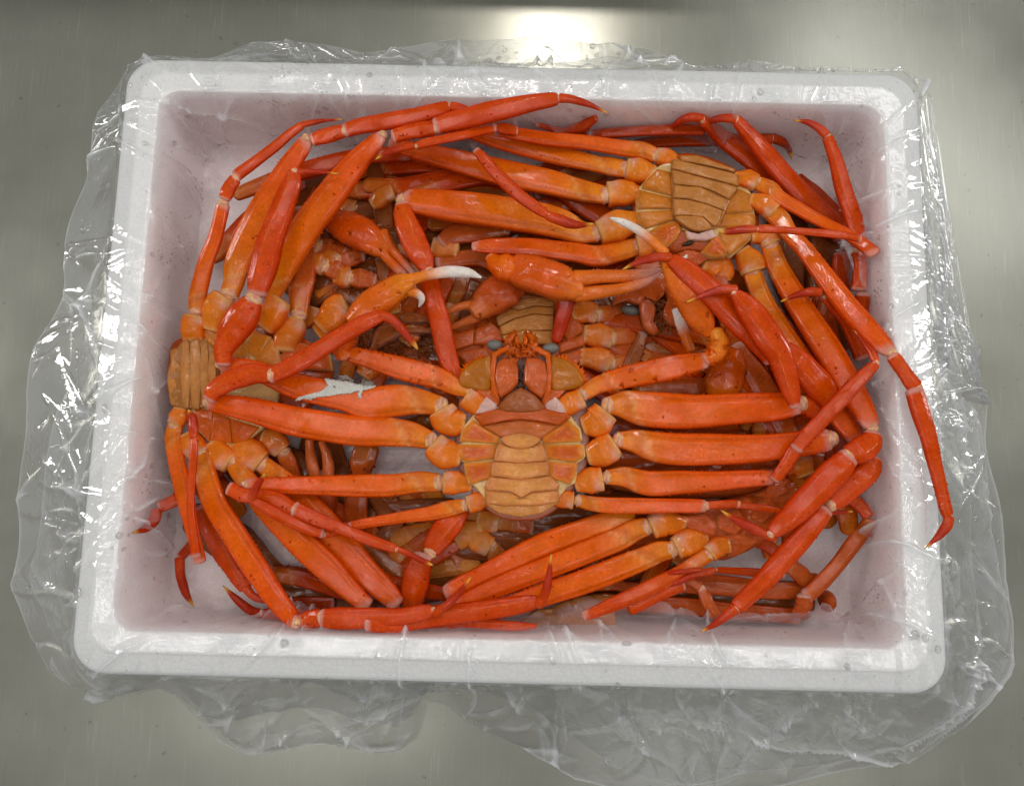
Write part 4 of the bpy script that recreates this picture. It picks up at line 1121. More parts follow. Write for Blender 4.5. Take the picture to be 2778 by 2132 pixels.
claw(c, ('A', [(1210, 960, 150), (1300, 1000, 205), (1420, 1060, 215), (1510, 1120, 160), (1570, 1150, 110)], 68, 72),
     ('B', [(90, 1000 + 40, 90), (140, 1130, 60), (220, 1220, 52), (300, 1310, 40), (340, 1360, 8)], 72, 74), ('B', [(30, 1070, 70), (120, 1200, 66), (220, 1300, 56), (310, 1390, 8)], 72, 74), cl, a=RED * .5 + ORANGE * .5, tipc=PINK * .9, wf=.7)
# legs lying under the back wall
for s in ((('A', [(590, 785, 90), (700, 740, 100), (900, 670, 110), (1100, 610, 120), (1400, 540, 110), (1700, 520, 90)], 62, 58)),
          (('A', [(440, 1180, 120), (560, 1060, 120), (720, 910, 130), (860, 800, 120), (1000, 700, 100)], 50, 44)),
          (('A', [(430, 1200, 80), (520, 1150, 100), (640, 1070, 120), (800, 900, 130)], 36, 34)),
          (('B', [(-100, 640, 110), (100, 610, 125), (400, 590, 130), (700, 620, 110), (900, 660, 90)], 44, 44)),
          (('B', [(0, 730, 110), (200, 740, 120), (450, 700, 130), (720, 640, 120), (900, 620, 100)], 48, 54)),
          (('B', [(330, 780, 100), (500, 720, 120), (720, 670, 120), (900, 690, 110)], 54, 54)),
          (('B', [(640, 780, 100), (800, 720, 110), (1000, 760, 110), (1300, 830, 110)], 46, 44))):
    leg(c, s, a=RED, b=RED, suture=.2, spn=14)
leg(c, None, ('B', [(30, 850, 70), (60, 830, 110), (110, 790, 110), (160, 770, 90)], 58, 60), a=BRICK)

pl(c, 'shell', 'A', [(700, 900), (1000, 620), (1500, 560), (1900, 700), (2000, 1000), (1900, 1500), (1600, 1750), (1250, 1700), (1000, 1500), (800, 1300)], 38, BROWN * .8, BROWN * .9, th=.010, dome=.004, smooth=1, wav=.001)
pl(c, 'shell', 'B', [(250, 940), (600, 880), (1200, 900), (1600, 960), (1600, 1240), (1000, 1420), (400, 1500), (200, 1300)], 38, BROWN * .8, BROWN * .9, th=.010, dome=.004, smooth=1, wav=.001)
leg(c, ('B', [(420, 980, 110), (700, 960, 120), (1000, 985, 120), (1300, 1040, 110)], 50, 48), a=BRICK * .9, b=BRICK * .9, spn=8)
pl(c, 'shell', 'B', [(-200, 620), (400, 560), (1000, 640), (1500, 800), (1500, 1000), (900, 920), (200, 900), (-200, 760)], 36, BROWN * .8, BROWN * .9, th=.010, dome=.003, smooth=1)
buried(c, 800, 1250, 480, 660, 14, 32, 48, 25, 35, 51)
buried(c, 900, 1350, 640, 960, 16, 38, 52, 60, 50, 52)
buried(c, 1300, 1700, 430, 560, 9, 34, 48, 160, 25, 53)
# ================================================================== crab 6: lower right, under the middle crab's right legs
c = crab('crab lying belly-up at the lower right, under thick straight legs of the middle crab', 'K', 1100, 600, 40)
sh6 = pl(c, 'shell', 'K', [(820, 470), (1000, 400), (1300, 330), (1560, 200), (1700, 120), (1640, 340), (1480, 520), (1330, 660), (1200, 730), (1080, 760), (960, 680), (840, 560)], 56, BRICK, BRICK * 1.1, th=.014, dome=.006, smooth=1, wav=.0012)
for p in ([(845, 480), (980, 470), (1060, 520), (1040, 640), (980, 640), (900, 570), (850, 540)], [(1070, 480), (1200, 440), (1260, 520), (1180, 600), (1080, 560)], [(1110, 620), (1200, 600), (1330, 640), (1220, 720), (1150, 740)], [(1270, 430), (1400, 360), (1460, 430), (1350, 520), (1270, 500)],
          [(1100, 400), (1250, 360), (1300, 400), (1200, 430)], [(1310, 340), (1480, 260), (1520, 320), (1400, 370)]):
    pl(c, 'sternum_plate', 'K', p, 62, CREAM * .6 + ORANGE * .3, BRICK * 1.25, sh6, dome=.004, wav=.0006)
for x, y, r_ in ((1250, 400, 40), (1420, 300, 34), (1480, 260, 40), (1330, 470, 34), (1560, 180, 34)):
    q, s = at(*tp('K', x, y), .066)
    c.part('shell_lobe', ball(q, r_ / 2.4 * s * 1.3, r_ / 2.4 * s * .8, r_ / 2.4 * s * .5, BRICK * 1.3, ax=.5, lump=.06, seed=x), M_BELLY, sh6)
leg(c, ('K', [(480, 480, 150), (250, 560, 160), (0, 650, 175), (-250, 770, 165), (-450, 860, 130), (-640, 950, 120), (-700, 975, 90)], 60, 66), None, None, None, None, suture=0)
leg(c, ('K', [(600, 550, 118), (520, 575, 140), (420, 630, 150), (200, 720, 155), (0, 800, 150), (-250, 900, 140), (-500, 1000, 110), (-640, 1080, 90)], 64, 72), ('K', [(830, 540, 90), (730, 520, 165), (640, 555, 140)], 62, 64), suture=.14)
leg(c, ('K', [(760, 700, 118), (690, 710, 140), (580, 760, 150), (350, 850, 155), (100, 940, 150), (-150, 1020, 140), (-500, 1130, 110), (-700, 1170, 90)], 68, 80), ('K', [(980, 650, 90), (890, 650, 165), (800, 690, 140)], 66, 68), suture=.13)
leg(c, ('K', [(1010, 730, 100), (920, 790, 100), (800, 860, 90), (600, 960, 100), (400, 1050, 96), (200, 1130, 60)], 72, 94), ('K', [(1130, 670, 90), (1075, 680, 120), (1020, 725, 110)], 70, 72), suture=.14, a=ORANGE * .5 + RED * .5, b=RED, spn=0)
leg(c, None, None, None, ('K', [(840, 920, 90), (700, 980, 95), (500, 1080, 90)], 74, 84), None, spn=0)
leg(c, None, None, None, ('K', [(1500, 860, 52), (1300, 845, 56), (1150, 835, 48), (1070, 830, 40)], 64, 76), ('K', [(1050, 835, 46), (930, 855, 52), (800, 910, 40), (670, 945, 6)], 78, 80), spn=0, r=RED * .8)
leg(c, None, None, None, None, ('K', [(960, 825, 30), (840, 840, 34), (760, 850, 24), (690, 872, 5)], 82, 80), spn=0, r=RED * .8)
leg(c, ('L', [(860, 520, 95), (800, 600, 100), (680, 760, 100), (560, 900, 100), (450, 1000, 95)], 62, 54), None, ('L', [(700, 350, 70), (790, 400, 84), (855, 480, 80)], 70, 64), None, ('L', [(855, 560, 40), (870, 600, 24), (878, 625, 4)], 60, 56), a=BRICK * 1.1, b=BRICK * 1.1, spn=0, suture=0, knee=False)
leg(c, None, None, ('L', [(440, 1000, 110), (430, 1070, 110), (400, 1120, 100)], 54, 50), None, None, a=BRICK, b=BRICK, r=BRICK, spn=0)
leg(c, ('L', [(320, 800, 90), (380, 830, 110), (450, 890, 110), (520, 880, 60)], 50, 46), None, None, None, None, a=BRICK * 1.1, b=BRICK * 1.1, spn=0)
leg(c, None, None, None, ('L', [(-60, 520, 70), (100, 620, 90), (220, 690, 84), (330, 790, 90)], 58, 54), None, spn=0, r=RED * .85)
q, s = at(*tp('L', 585, 1030), .042)
c.part('knee_segment', ball(q, 45 / 2.4 * s, 70 / 2.4 * s, .012, BRICK, lump=.03), M_SHELL)

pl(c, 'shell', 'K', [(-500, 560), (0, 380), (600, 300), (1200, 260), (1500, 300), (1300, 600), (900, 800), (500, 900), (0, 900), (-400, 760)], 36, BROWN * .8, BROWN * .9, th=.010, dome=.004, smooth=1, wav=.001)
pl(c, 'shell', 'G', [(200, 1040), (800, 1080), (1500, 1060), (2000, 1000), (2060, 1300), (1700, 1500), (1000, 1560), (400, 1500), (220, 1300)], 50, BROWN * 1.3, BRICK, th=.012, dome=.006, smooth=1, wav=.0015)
buried(c, 1950, 2180, 1090, 1130, 4, 58, 62, 80, 15, 61, (60, 90), (30, 40))
buried(c, 1450, 2000, 1330, 1500, 12, 34, 50, 30, 30, 62)
buried(c, 1900, 2150, 1180, 1420, 8, 42, 54, 60, 40, 63)
# ================================================================== crab 7: at the front wall
c = crab('crab pressed against the front wall, only its pale flap and brown legs showing', 'K', 300, 1000, 35)
br = pl(c, 'shell', 'J', [(1230, 1180), (1400, 1100), (1600, 1020), (1800, 1010), (1800, 1250), (1300, 1250)], 46, TAN, TAN, th=.014, dome=.002, smooth=1)
for p in ([(1240, 1170), (1330, 1110), (1440, 1090), (1460, 1170), (1380, 1200)], [(1450, 1090), (1560, 1040), (1600, 1130), (1480, 1170)], [(1570, 1035), (1680, 1010), (1740, 1080), (1610, 1130)]):
    pl(c, 'flap_segment', 'J', p, 48, TAN * .8, TAN * .9 + CREAM * .1, br, dome=.0025, wav=.0008, smooth=1, grow=7)
for s in ((('K', [(620, 900, 110), (800, 910, 125), (1100, 930, 130), (1400, 960, 125), (1650, 960, 105)], 44, 42)), (('K', [(330, 1030, 100), (500, 1050, 100), (800, 1060, 105), (1200, 1100, 105), (1600, 1130, 100)], 44, 42)),
          (('K', [(280, 920, 90), (420, 930, 70), (560, 950, 90), (700, 900, 100)], 42, 42))):
    leg(c, s, a=BRICK * 1.15, b=BRICK, suture=.15, spn=0)
leg(c, None, None, ('K', [(860, 890, 50), (920, 915, 60), (960, 940, 60)], 58, 60), ('K', [(970, 955, 62), (1000, 1030, 84), (1050, 1120, 90)], 60, 60), None, r=BRICK * 1.1, b=BRICK * 1.1, spn=0)
leg(c, None, None, None, ('J', [(560, 1190, 50), (800, 1165, 70), (1000, 1180, 66), (1200, 1195, 60), (1330, 1195, 30)], 84, 84), None, spn=0)

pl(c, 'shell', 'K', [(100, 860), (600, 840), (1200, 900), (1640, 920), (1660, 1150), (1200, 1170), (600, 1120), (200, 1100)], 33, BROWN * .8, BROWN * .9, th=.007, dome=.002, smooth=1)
# ================================================================== crab 8: deep under the middle crab
c = crab('dark brown crab at the bottom of the pile below the middle crab', 'J', 1000, 650, 30)
br = pl(c, 'shell', 'J', [(700, 560), (900, 460), (1100, 470), (1250, 560), (1290, 660), (1150, 760), (900, 760), (760, 700)], 36, BROWN, BROWN, th=.010, dome=.004, smooth=1)
for m_, k in (((('J', [(1040, 690, 110), (1080, 740, 130), (1120, 800, 110)], 44, 40)), ('J', [(900, 600, 90), (960, 640, 150), (1030, 680, 130)], 46, 45)),
              ((('J', [(800, 650, 120), (730, 690, 140), (640, 740, 140)], 42, 40)), ('J', [(960, 560, 90), (890, 590, 150), (815, 640, 130)], 46, 44)),
              ((('J', [(1090, 520, 100), (1160, 520, 120), (1300, 540, 120)], 42, 40)), ('J', [(960, 500, 90), (1010, 510, 140), (1080, 520, 120)], 46, 44)),
              ((('J', [(880, 480, 90), (800, 470, 100), (700, 480, 100)], 38, 36)), ('J', [(1000, 470, 80), (950, 475, 120), (890, 480, 110)], 42, 40))):
    leg(c, m_, k, a=TAN * .6 + BRICK * .4, b=BRICK, spn=6, suture=.4)
for s in ((('J', [(640, 600, 170), (450, 660, 210), (250, 700, 215), (60, 720, 180)], 40, 38)), (('J', [(940, 810, 110), (800, 810, 120), (660, 830, 110), (450, 850, 100), (250, 860, 80)], 36, 34)),
          (('J', [(700, 350, 90), (550, 390, 120), (400, 420, 120), (270, 450, 100)], 34, 32))):
    leg(c, s, a=TAN * .6 + AMBER * .4, b=TAN * .5 + BRICK * .5, suture=.2, spn=0)
leg(c, None, None, ('J', [(860, 420, 110), (780, 510, 170), (700, 620, 165), (650, 700, 120)], 66, 74), ('J', [(590, 740, 130), (560, 850, 165), (530, 980, 165), (515, 1060, 140)], 76, 70), None, r=RED * .9, spn=12)
leg(c, None, None, None, ('J', [(270, 900, 90), (400, 930, 120), (640, 970, 100), (760, 990, 90)], 56, 58), None, r=RED * .8, spn=0)
leg(c, ('E', [(1430, 1240, 160), (1400, 1330, 170), (1390, 1440, 110), (1360, 1600, 150), (1350, 1800, 160)], 46, 40), None, a=BRICK, b=BRICK, spn=12, sph=.0018, suture=0)
cl = leg(c, ('E', [(1130, 1560, 170), (1140, 1440, 150), (1130, 1400, 120)], 40, 44), None, name='claw_arm', a=BRICK, b=BRICK * 1.1, spn=0, suture=0)
claw(c, ('E', [(1130, 1680, 150), (1135, 1560, 190), (1130, 1430, 170)], 42, 46), ('E', [(1090, 1420, 80), (1065, 1300, 70), (1050, 1180, 50)], 48, 52), ('E', [(1180, 1420, 80), (1170, 1300, 66), (1130, 1190, 40)], 48, 52), cl, a=BRICK * 1.3, wf=2)
pl(c, 'shell_lobe', 'F', [(20, 1620), (160, 1580), (500, 1560), (560, 1600), (500, 1680), (200, 1700)], 34, TAN * .6, BROWN, th=.006, dome=.006, smooth=1)

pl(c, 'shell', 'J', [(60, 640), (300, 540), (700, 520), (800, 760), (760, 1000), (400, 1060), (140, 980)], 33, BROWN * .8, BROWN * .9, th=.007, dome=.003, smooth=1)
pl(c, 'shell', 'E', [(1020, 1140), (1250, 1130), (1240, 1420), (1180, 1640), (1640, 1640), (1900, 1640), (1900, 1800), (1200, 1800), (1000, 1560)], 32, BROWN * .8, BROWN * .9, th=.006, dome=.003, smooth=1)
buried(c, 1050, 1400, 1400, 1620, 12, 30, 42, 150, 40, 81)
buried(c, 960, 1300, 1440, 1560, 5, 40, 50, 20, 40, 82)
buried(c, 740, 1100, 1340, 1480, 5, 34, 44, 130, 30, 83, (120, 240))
# ================================================================== crab 9: along the back wall at the right
c = crab('red crab buried along the back and right walls, only its long legs showing', 'D', 400, 700, 30)
pl(c, 'shell', 'D', [(480, 1060), (600, 1000), (720, 1100), (740, 1300), (700, 1500), (560, 1560), (460, 1400)], 40, BROWN * .8, BROWN * .9, th=.012, dome=.004, smooth=1)
leg(c, None, None, None, ('C', [(1450, 930, 120), (1250, 720, 140), (1020, 540, 130), (840, 400, 112), (735, 305, 84)], 40, 74), ('C', [(725, 290, 62), (650, 285, 58), (570, 320, 46), (515, 385, 6)], 74, 70), r=RED * .95, spn=16)
leg(c, None, None, None, ('C', [(1640, 1040, 150), (1450, 860, 150), (1260, 660, 140), (1100, 470, 118), (960, 310, 84)], 50, 82), ('C', [(940, 295, 62), (870, 290, 58), (790, 305, 42), (708, 335, 6)], 82, 82), spn=18)
leg(c, None, None, ('D', [(790, 1400, 110), (800, 1280, 90), (790, 1170, 92)], 72, 76), ('D', [(790, 1110, 105), (760, 960, 120), (700, 780, 110), (640, 560, 92), (590, 420, 76)], 78, 88), ('D', [(580, 400, 60), (530, 355, 54), (460, 318, 40), (368, 305, 5)], 88, 88), spn=12)
leg(c, None, None, ('D', [(680, 1180, 110), (670, 1300, 120), (660, 1420, 130)], 54, 50), ('D', [(820, 1440, 100), (800, 1560, 110), (830, 1640, 90)], 66, 60), None, r=RED * .8, spn=0)
leg(c, None, None, None, ('C', [(1650, 960, 100), (1500, 820, 110), (1350, 690, 100)], 34, 34), None, r=RED * .75, spn=0)
leg(c, None, None, None, ('C', [(-350, 330, 30), (-100, 395, 60), (120, 390, 70), (400, 370, 74), (740, 362, 80)], 44, 44), None, r=RED * .85, spn=0)
leg(c, None, None, None, ('C', [(300, 470, 80), (500, 440, 84), (800, 435, 80), (1080, 430, 76), (1180, 425, 70)], 38, 40), ('C', [(1200, 422, 64), (1260, 450, 60), (1300, 500, 40), (1316, 560, 5)], 40, 38), r=RED * .8, spn=0)
leg(c, None, None, None, ('B', [(1240, 385, 40), (1330, 362, 64), (1400, 342, 80), (1480, 290, 50)], 60, 66), None, r=RED * .9, spn=0)
leg(c, None, None, None, ('H', [(820, 400, 120), (760, 250, 120), (680, 120, 100), (580, 20, 70)], 70, 86), ('C', [(1500, 1425, 60), (1440, 1420, 58), (1350, 1440, 44), (1240, 1485, 5)], 90, 86), r=RED * .9, spn=0)

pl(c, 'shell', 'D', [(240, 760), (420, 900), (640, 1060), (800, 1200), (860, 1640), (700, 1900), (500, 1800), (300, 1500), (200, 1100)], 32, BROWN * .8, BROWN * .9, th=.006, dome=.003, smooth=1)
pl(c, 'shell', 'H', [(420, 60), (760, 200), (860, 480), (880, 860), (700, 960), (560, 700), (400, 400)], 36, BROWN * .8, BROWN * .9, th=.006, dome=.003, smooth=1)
buried(c, 2130, 2260, 700, 1200, 12, 34, 60, 120, 20, 91)
buried(c, 2080, 2300, 900, 1260, 8, 44, 70, 110, 25, 92)
buried(c, 1950, 2200, 380, 520, 4, 30, 40, 150, 20, 93)
# ================================================================== crab 10: front left corner
c = crab('crab low in the front left corner, its dark curved toes against white floor', 'I', 620, 620, 30)
pl(c, 'shell', 'I', [(520, 420), (640, 440), (720, 560), (760, 700), (680, 740), (580, 660), (480, 560)], 40, BROWN * .8, BROWN * .9, th=.010, dome=.004, smooth=1)
leg(c, ('I', [(470, 300, 80), (440, 360, 84), (380, 395, 80), (320, 420, 70)], 62, 68), None, None, None, ('I', [(300, 445, 70), (285, 500, 76), (230, 560, 56), (140, 588, 5)], 70, 76), a=RED, b=RED, spn=0, suture=0)
leg(c, None, None, None, ('I', [(600, 420, 110), (660, 560, 140), (740, 720, 140), (820, 850, 120), (880, 940, 96)], 62, 60), ('I', [(885, 950, 64), (930, 1000, 52), (1020, 1030, 36), (1115, 1030, 5)], 62, 66), spn=14)
leg(c, ('I', [(570, 620, 90), (520, 680, 70), (455, 745, 60)], 42, 42), None, None, None, ('I', [(450, 760, 66), (455, 860, 62), (490, 980, 50), (545, 1072, 5)], 42, 36), a=BRICK, b=DEEP, spn=0, suture=0)
leg(c, None, None, None, ('I', [(1300, 1120, 70), (1150, 1120, 80), (1000, 1115, 70)], 52, 48), ('I', [(980, 1115, 60), (900, 1085, 62), (810, 1010, 44), (730, 930, 5)], 48, 52), r=DEEP, spn=0)
leg(c, ('I', [(1100, 860, 100), (1300, 900, 110), (1500, 960, 110), (1700, 1000, 100)], 44, 44), a=RED * .8, b=RED * .8, spn=0)
leg(c, ('I', [(1050, 1060, 80), (1250, 1050, 90), (1450, 1040, 70)], 38, 38), a=RED * .7, b=RED * .7, spn=0)
pl(c, 'shell', 'I', [(560, 400), (900, 560), (1200, 900), (1700, 840), (1760, 1060), (1300, 1100), (1050, 1000), (800, 720)], 32, BROWN * .8, BROWN * .9, th=.006, dome=.003, smooth=1)
pl(c, 'shell', 'E', [(420, 1180), (700, 1180), (1000, 1260), (1060, 1420), (900, 1560), (600, 1500)], 40, BROWN * .8, BROWN * .9, th=.010, dome=.003, smooth=1)
buried(c, 780, 1080, 1480, 1640, 8, 32, 46, 130, 25, 101, (140, 280))
buried(c, 560, 760, 1180, 1420, 6, 34, 48, 110, 25, 102, (140, 260))

# ================================================================== dried white paste on one leg of the middle crab
c = None
bpy.context.view_layer.update()
dg = bpy.context.evaluated_depsgraph_get()


def paste():
    pts = [(790 + 0, 1088), (815, 1075), (845, 1068), (872, 1060), (890, 1045), (880, 1030), (872, 1012), (890, 1010), (915, 1020), (940, 1018), (955, 1028), (985, 1026), (1012, 1036), (1018, 1052), (1000, 1058), (985, 1062),
           (980, 1076), (988, 1070), (982, 1082), (972, 1080), (975, 1060), (955, 1068), (930, 1070), (912, 1072), (890, 1076), (868, 1078), (848, 1080), (846, 1090), (838, 1082), (815, 1084)]
    px = np.array(pts, float)
    lo, hi = px.min(0), px.max(0)

    def inside(x, y):
        k = False
        for i in range(len(px)):
            a, b = px[i], px[i - 1]
            if (a[1] > y) != (b[1] > y) and x < (b[0] - a[0]) * (y - a[1]) / (b[1] - a[1]) + a[0]:
                k = not k
        return k
    r = np.random.default_rng(5)
    st = 1.6
    ids, V, F, C = {}, [], [], []
    nx, ny = int((hi[0] - lo[0]) / st) + 2, int((hi[1] - lo[1]) / st) + 2
    G = r.normal(size=(nx + 1, ny + 1))
    for i in range(nx):
        for j in range(ny):
            x, y = lo[0] + i * st, lo[1] + j * st
            if not inside(x, y):
                continue
            p, s = at(x, y, .2)
            q, _ = at(x, y, .0)
            ok, loc, nor, _i, ob, _m = SC.ray_cast(dg, p.tolist(), (norm(q - p)).tolist())
            if not ok or ob.name.split('.')[0] not in ('leg',):
                continue
            ids[i, j] = len(V)
            V.append(np.array(loc) + np.array(nor) * (.0007 + .0005 * abs(G[i, j])))
            C.append(np.array([.60, .585, .53]) * (1 + .05 * G[i, j]))
    for (i, j), k in ids.items():
        q = [(i, j), (i + 1, j), (i + 1, j + 1), (i, j + 1)]
        if all(t in ids for t in q):
            F.append(tuple(ids[t] for t in q[::-1]))
    if not F:
        return
    m, nt, b = mat('dry_paste')
    a_ = nd(nt, 'ShaderNodeAttribute', attribute_name='col')
    nt.links.new(a_.outputs['Color'], b.inputs['Base Color'])
    b.inputs['Roughness'].default_value = .85
    o = link('dried_paste', V, F, np.array(C), m)
    md = o.modifiers.new('thick', 'SOLIDIFY'); md.thickness = .0008; md.offset = -1
    o['label'] = 'flaky grey white paste stuck on a leg of the middle crab'
    o['category'] = 'paste'


paste()

# ================================================================== clear bag lining the box and folded out over its rim
OUT = [  # outer edge of the film in the photograph, its height above the table in mm; clockwise from the back left corner
    (377, 165, 88), (448, 157, 86), (576, 141, 82), (703, 125, 80), (799, 120, 80), (895, 128, 84), (985, 144, 88), (1087, 121, 80), (1215, 115, 76), (1378, 118, 74), (1538, 121, 76), (1621, 118, 74), (1653, 112, 74), (1762, 134, 80), (1858, 163, 88),
    (1922, 169, 90), (2056, 173, 90), (2267, 187, 90), (2388, 195, 90), (2430, 200, 88), (2458, 208, 86), (2483, 225, 84), (2508, 262, 82), (2521, 325, 80), (2529, 408, 78), (2542, 525, 70), (2571, 650, 60), (2608, 721, 50), (2600, 783, 46), (2625, 867, 40), (2633, 924, 36),
    (2667, 1100, 28), (2690, 1233, 22), (2714, 1376, 16), (2743, 1519, 12), (2752, 1643, 8), (2757, 1708, 6), (2768, 1804, 4), (2757, 1842, 3), (2698, 1917, 3), (2623, 1977, 3), (2461, 2047, 3), (2273, 2100, 3), (2138, 2130, 3), (1950, 2160, 3), (1708, 2150, 3),
    (1555, 2123, 3), (1454, 2062, 3), (1354, 1997, 3), (1268, 1947, 6), (1213, 1901, 14), (1153, 1886, 20), (1126, 1884, 16), (1128, 1952, 3), (1118, 1992, 3), (1077, 2012, 3), (851, 2027, 3), (736, 2037, 3), (655, 2027, 3), (599, 2004, 4), (532, 1960, 6), (471, 1904, 12), (421, 1877, 18),
    (360, 1885, 14), (250, 1893, 14), (227, 1865, 20), (144, 1816, 26), (89, 1727, 30), (61, 1644, 32), (33, 1583, 34), (47, 1510, 36), (55, 1366, 38), (72, 1255, 40), (79, 1200, 42), (86, 1081, 46), (107, 952, 50), (129, 876, 54), (138, 824, 56), (157, 705, 62), (183, 610, 66), (202, 524, 70), (243, 400, 76), (272, 307, 80), (345, 185, 86)]
EP = np.array([at(a, b, z * .001)[0] for a, b, z in OUT])[::-1]          # counter-clockwise
ang = np.arctan2(EP[:, 1] / .21, EP[:, 0] / .28)
k0 = np.argmin(np.abs(ang))
EP = np.roll(EP, -k0, 0); ang = np.unwrap(np.roll(ang, -k0))
for i in range(1, len(ang)):
    ang[i] = max(ang[i], ang[i - 1] + .0015)
EPc = np.vstack([EP[-1:], EP, EP[:1]]); angc = np.r_[ang[-1] - 2 * np.pi, ang, ang[0] + 2 * np.pi]
NCO, NLX, NLY = 40, 520, 380


def ring(hx, hy, r):
    P = []
    for (sx, sy, a0, n) in ((1, 1, 0, NLX), (-1, 1, 90, NLY), (-1, -1, 180, NLX), (1, -1, 270, NLY)):
        for k in range(NCO):
            a = math.radians(a0 + 90 * k / (NCO - 1))
            P.append((sx * (hx - r) + r * math.cos(a), sy * (hy - r) + r * math.sin(a)))
        a = P[-1]
        if (sx, sy) == (1, 1): b = (-(hx - r), hy)
        elif (sx, sy) == (-1, 1): b = (-hx, -(hy - r))
        elif (sx, sy) == (-1, -1): b = (hx - r, -hy)
        else: b = (hx, hy - r)
        for k in range(1, n):
            t = k / n
            P.append((a[0] * (1 - t) + b[0] * t, a[1] * (1 - t) + b[1] * t))
    return np.array(P)


KEYS = [(.05, .03, .01, .0275, 6), (HW - RW - .016, HD - RW - .016, .012, .027, 8), (HW - RW - .0052, HD - RW - .0052, .014, .036, 5), (HW - RW - .0018, HD - RW - .0018, .015, ZT - .004, 44),
        (HW - RW + .0008, HD - RW + .0008, .0155, ZT + .0012, 3), (HW - .0155, HD - .0155, .017, ZT + .0014, 7), (HW - .0005, HD - .0005, .020, ZT - LED + .0022, 7), (HW + .0016, HD + .0016, .022, ZT - LED - .002, 3)]


def outer_edge(P, k=None, zk=1.0):
    a = np.unwrap(np.arctan2(P[:, 1] / .21, P[:, 0] / .28))
    a = a - 2 * np.pi * np.round((a[0] - 0) / (2 * np.pi))
    a = np.maximum.accumulate(a)
    E = np.stack([np.interp(a, angc, EPc[:, i]) for i in range(3)], 1)
    if k is not None:
        E[:, :2] = P[:, :2] + (E[:, :2] - P[:, :2]) * k[:, None]
        E[:, 2] *= zk
    return E


def crease_field(U, Vv, LU, n, wl, hl, lens, spread, r, vr):
    """sum of sharp folds, mostly running away from the rim; U periodic with LU"""
    D = np.zeros_like(U)
    for i in range(n):
        u0, v0 = r.uniform(0, LU), r.uniform(*vr)
        th = r.normal(0, spread)
        w_, h, ln = r.uniform(*wl), r.uniform(*hl) * r.choice([1, 1, -1]), r.uniform(*lens)
        du = (U - u0 + LU / 2) % LU - LU / 2
        dv = Vv - v0
        msk = (np.abs(du) < ln + .03) & (np.abs(dv) < ln + .03)
        if not msk.any():
            continue
        a, b = du[msk], dv[msk]
        al = b * math.cos(th) + a * math.sin(th)
        ac = a * math.cos(th) - b * math.sin(th) + .12 * al * np.sin(al * 40 + i)
        taper = np.clip(1 - (al / ln) ** 2, 0, 1)
        D[msk] += h * np.exp(-np.abs(ac) / (w_ * (.35 + .9 * taper))) * taper
    return D


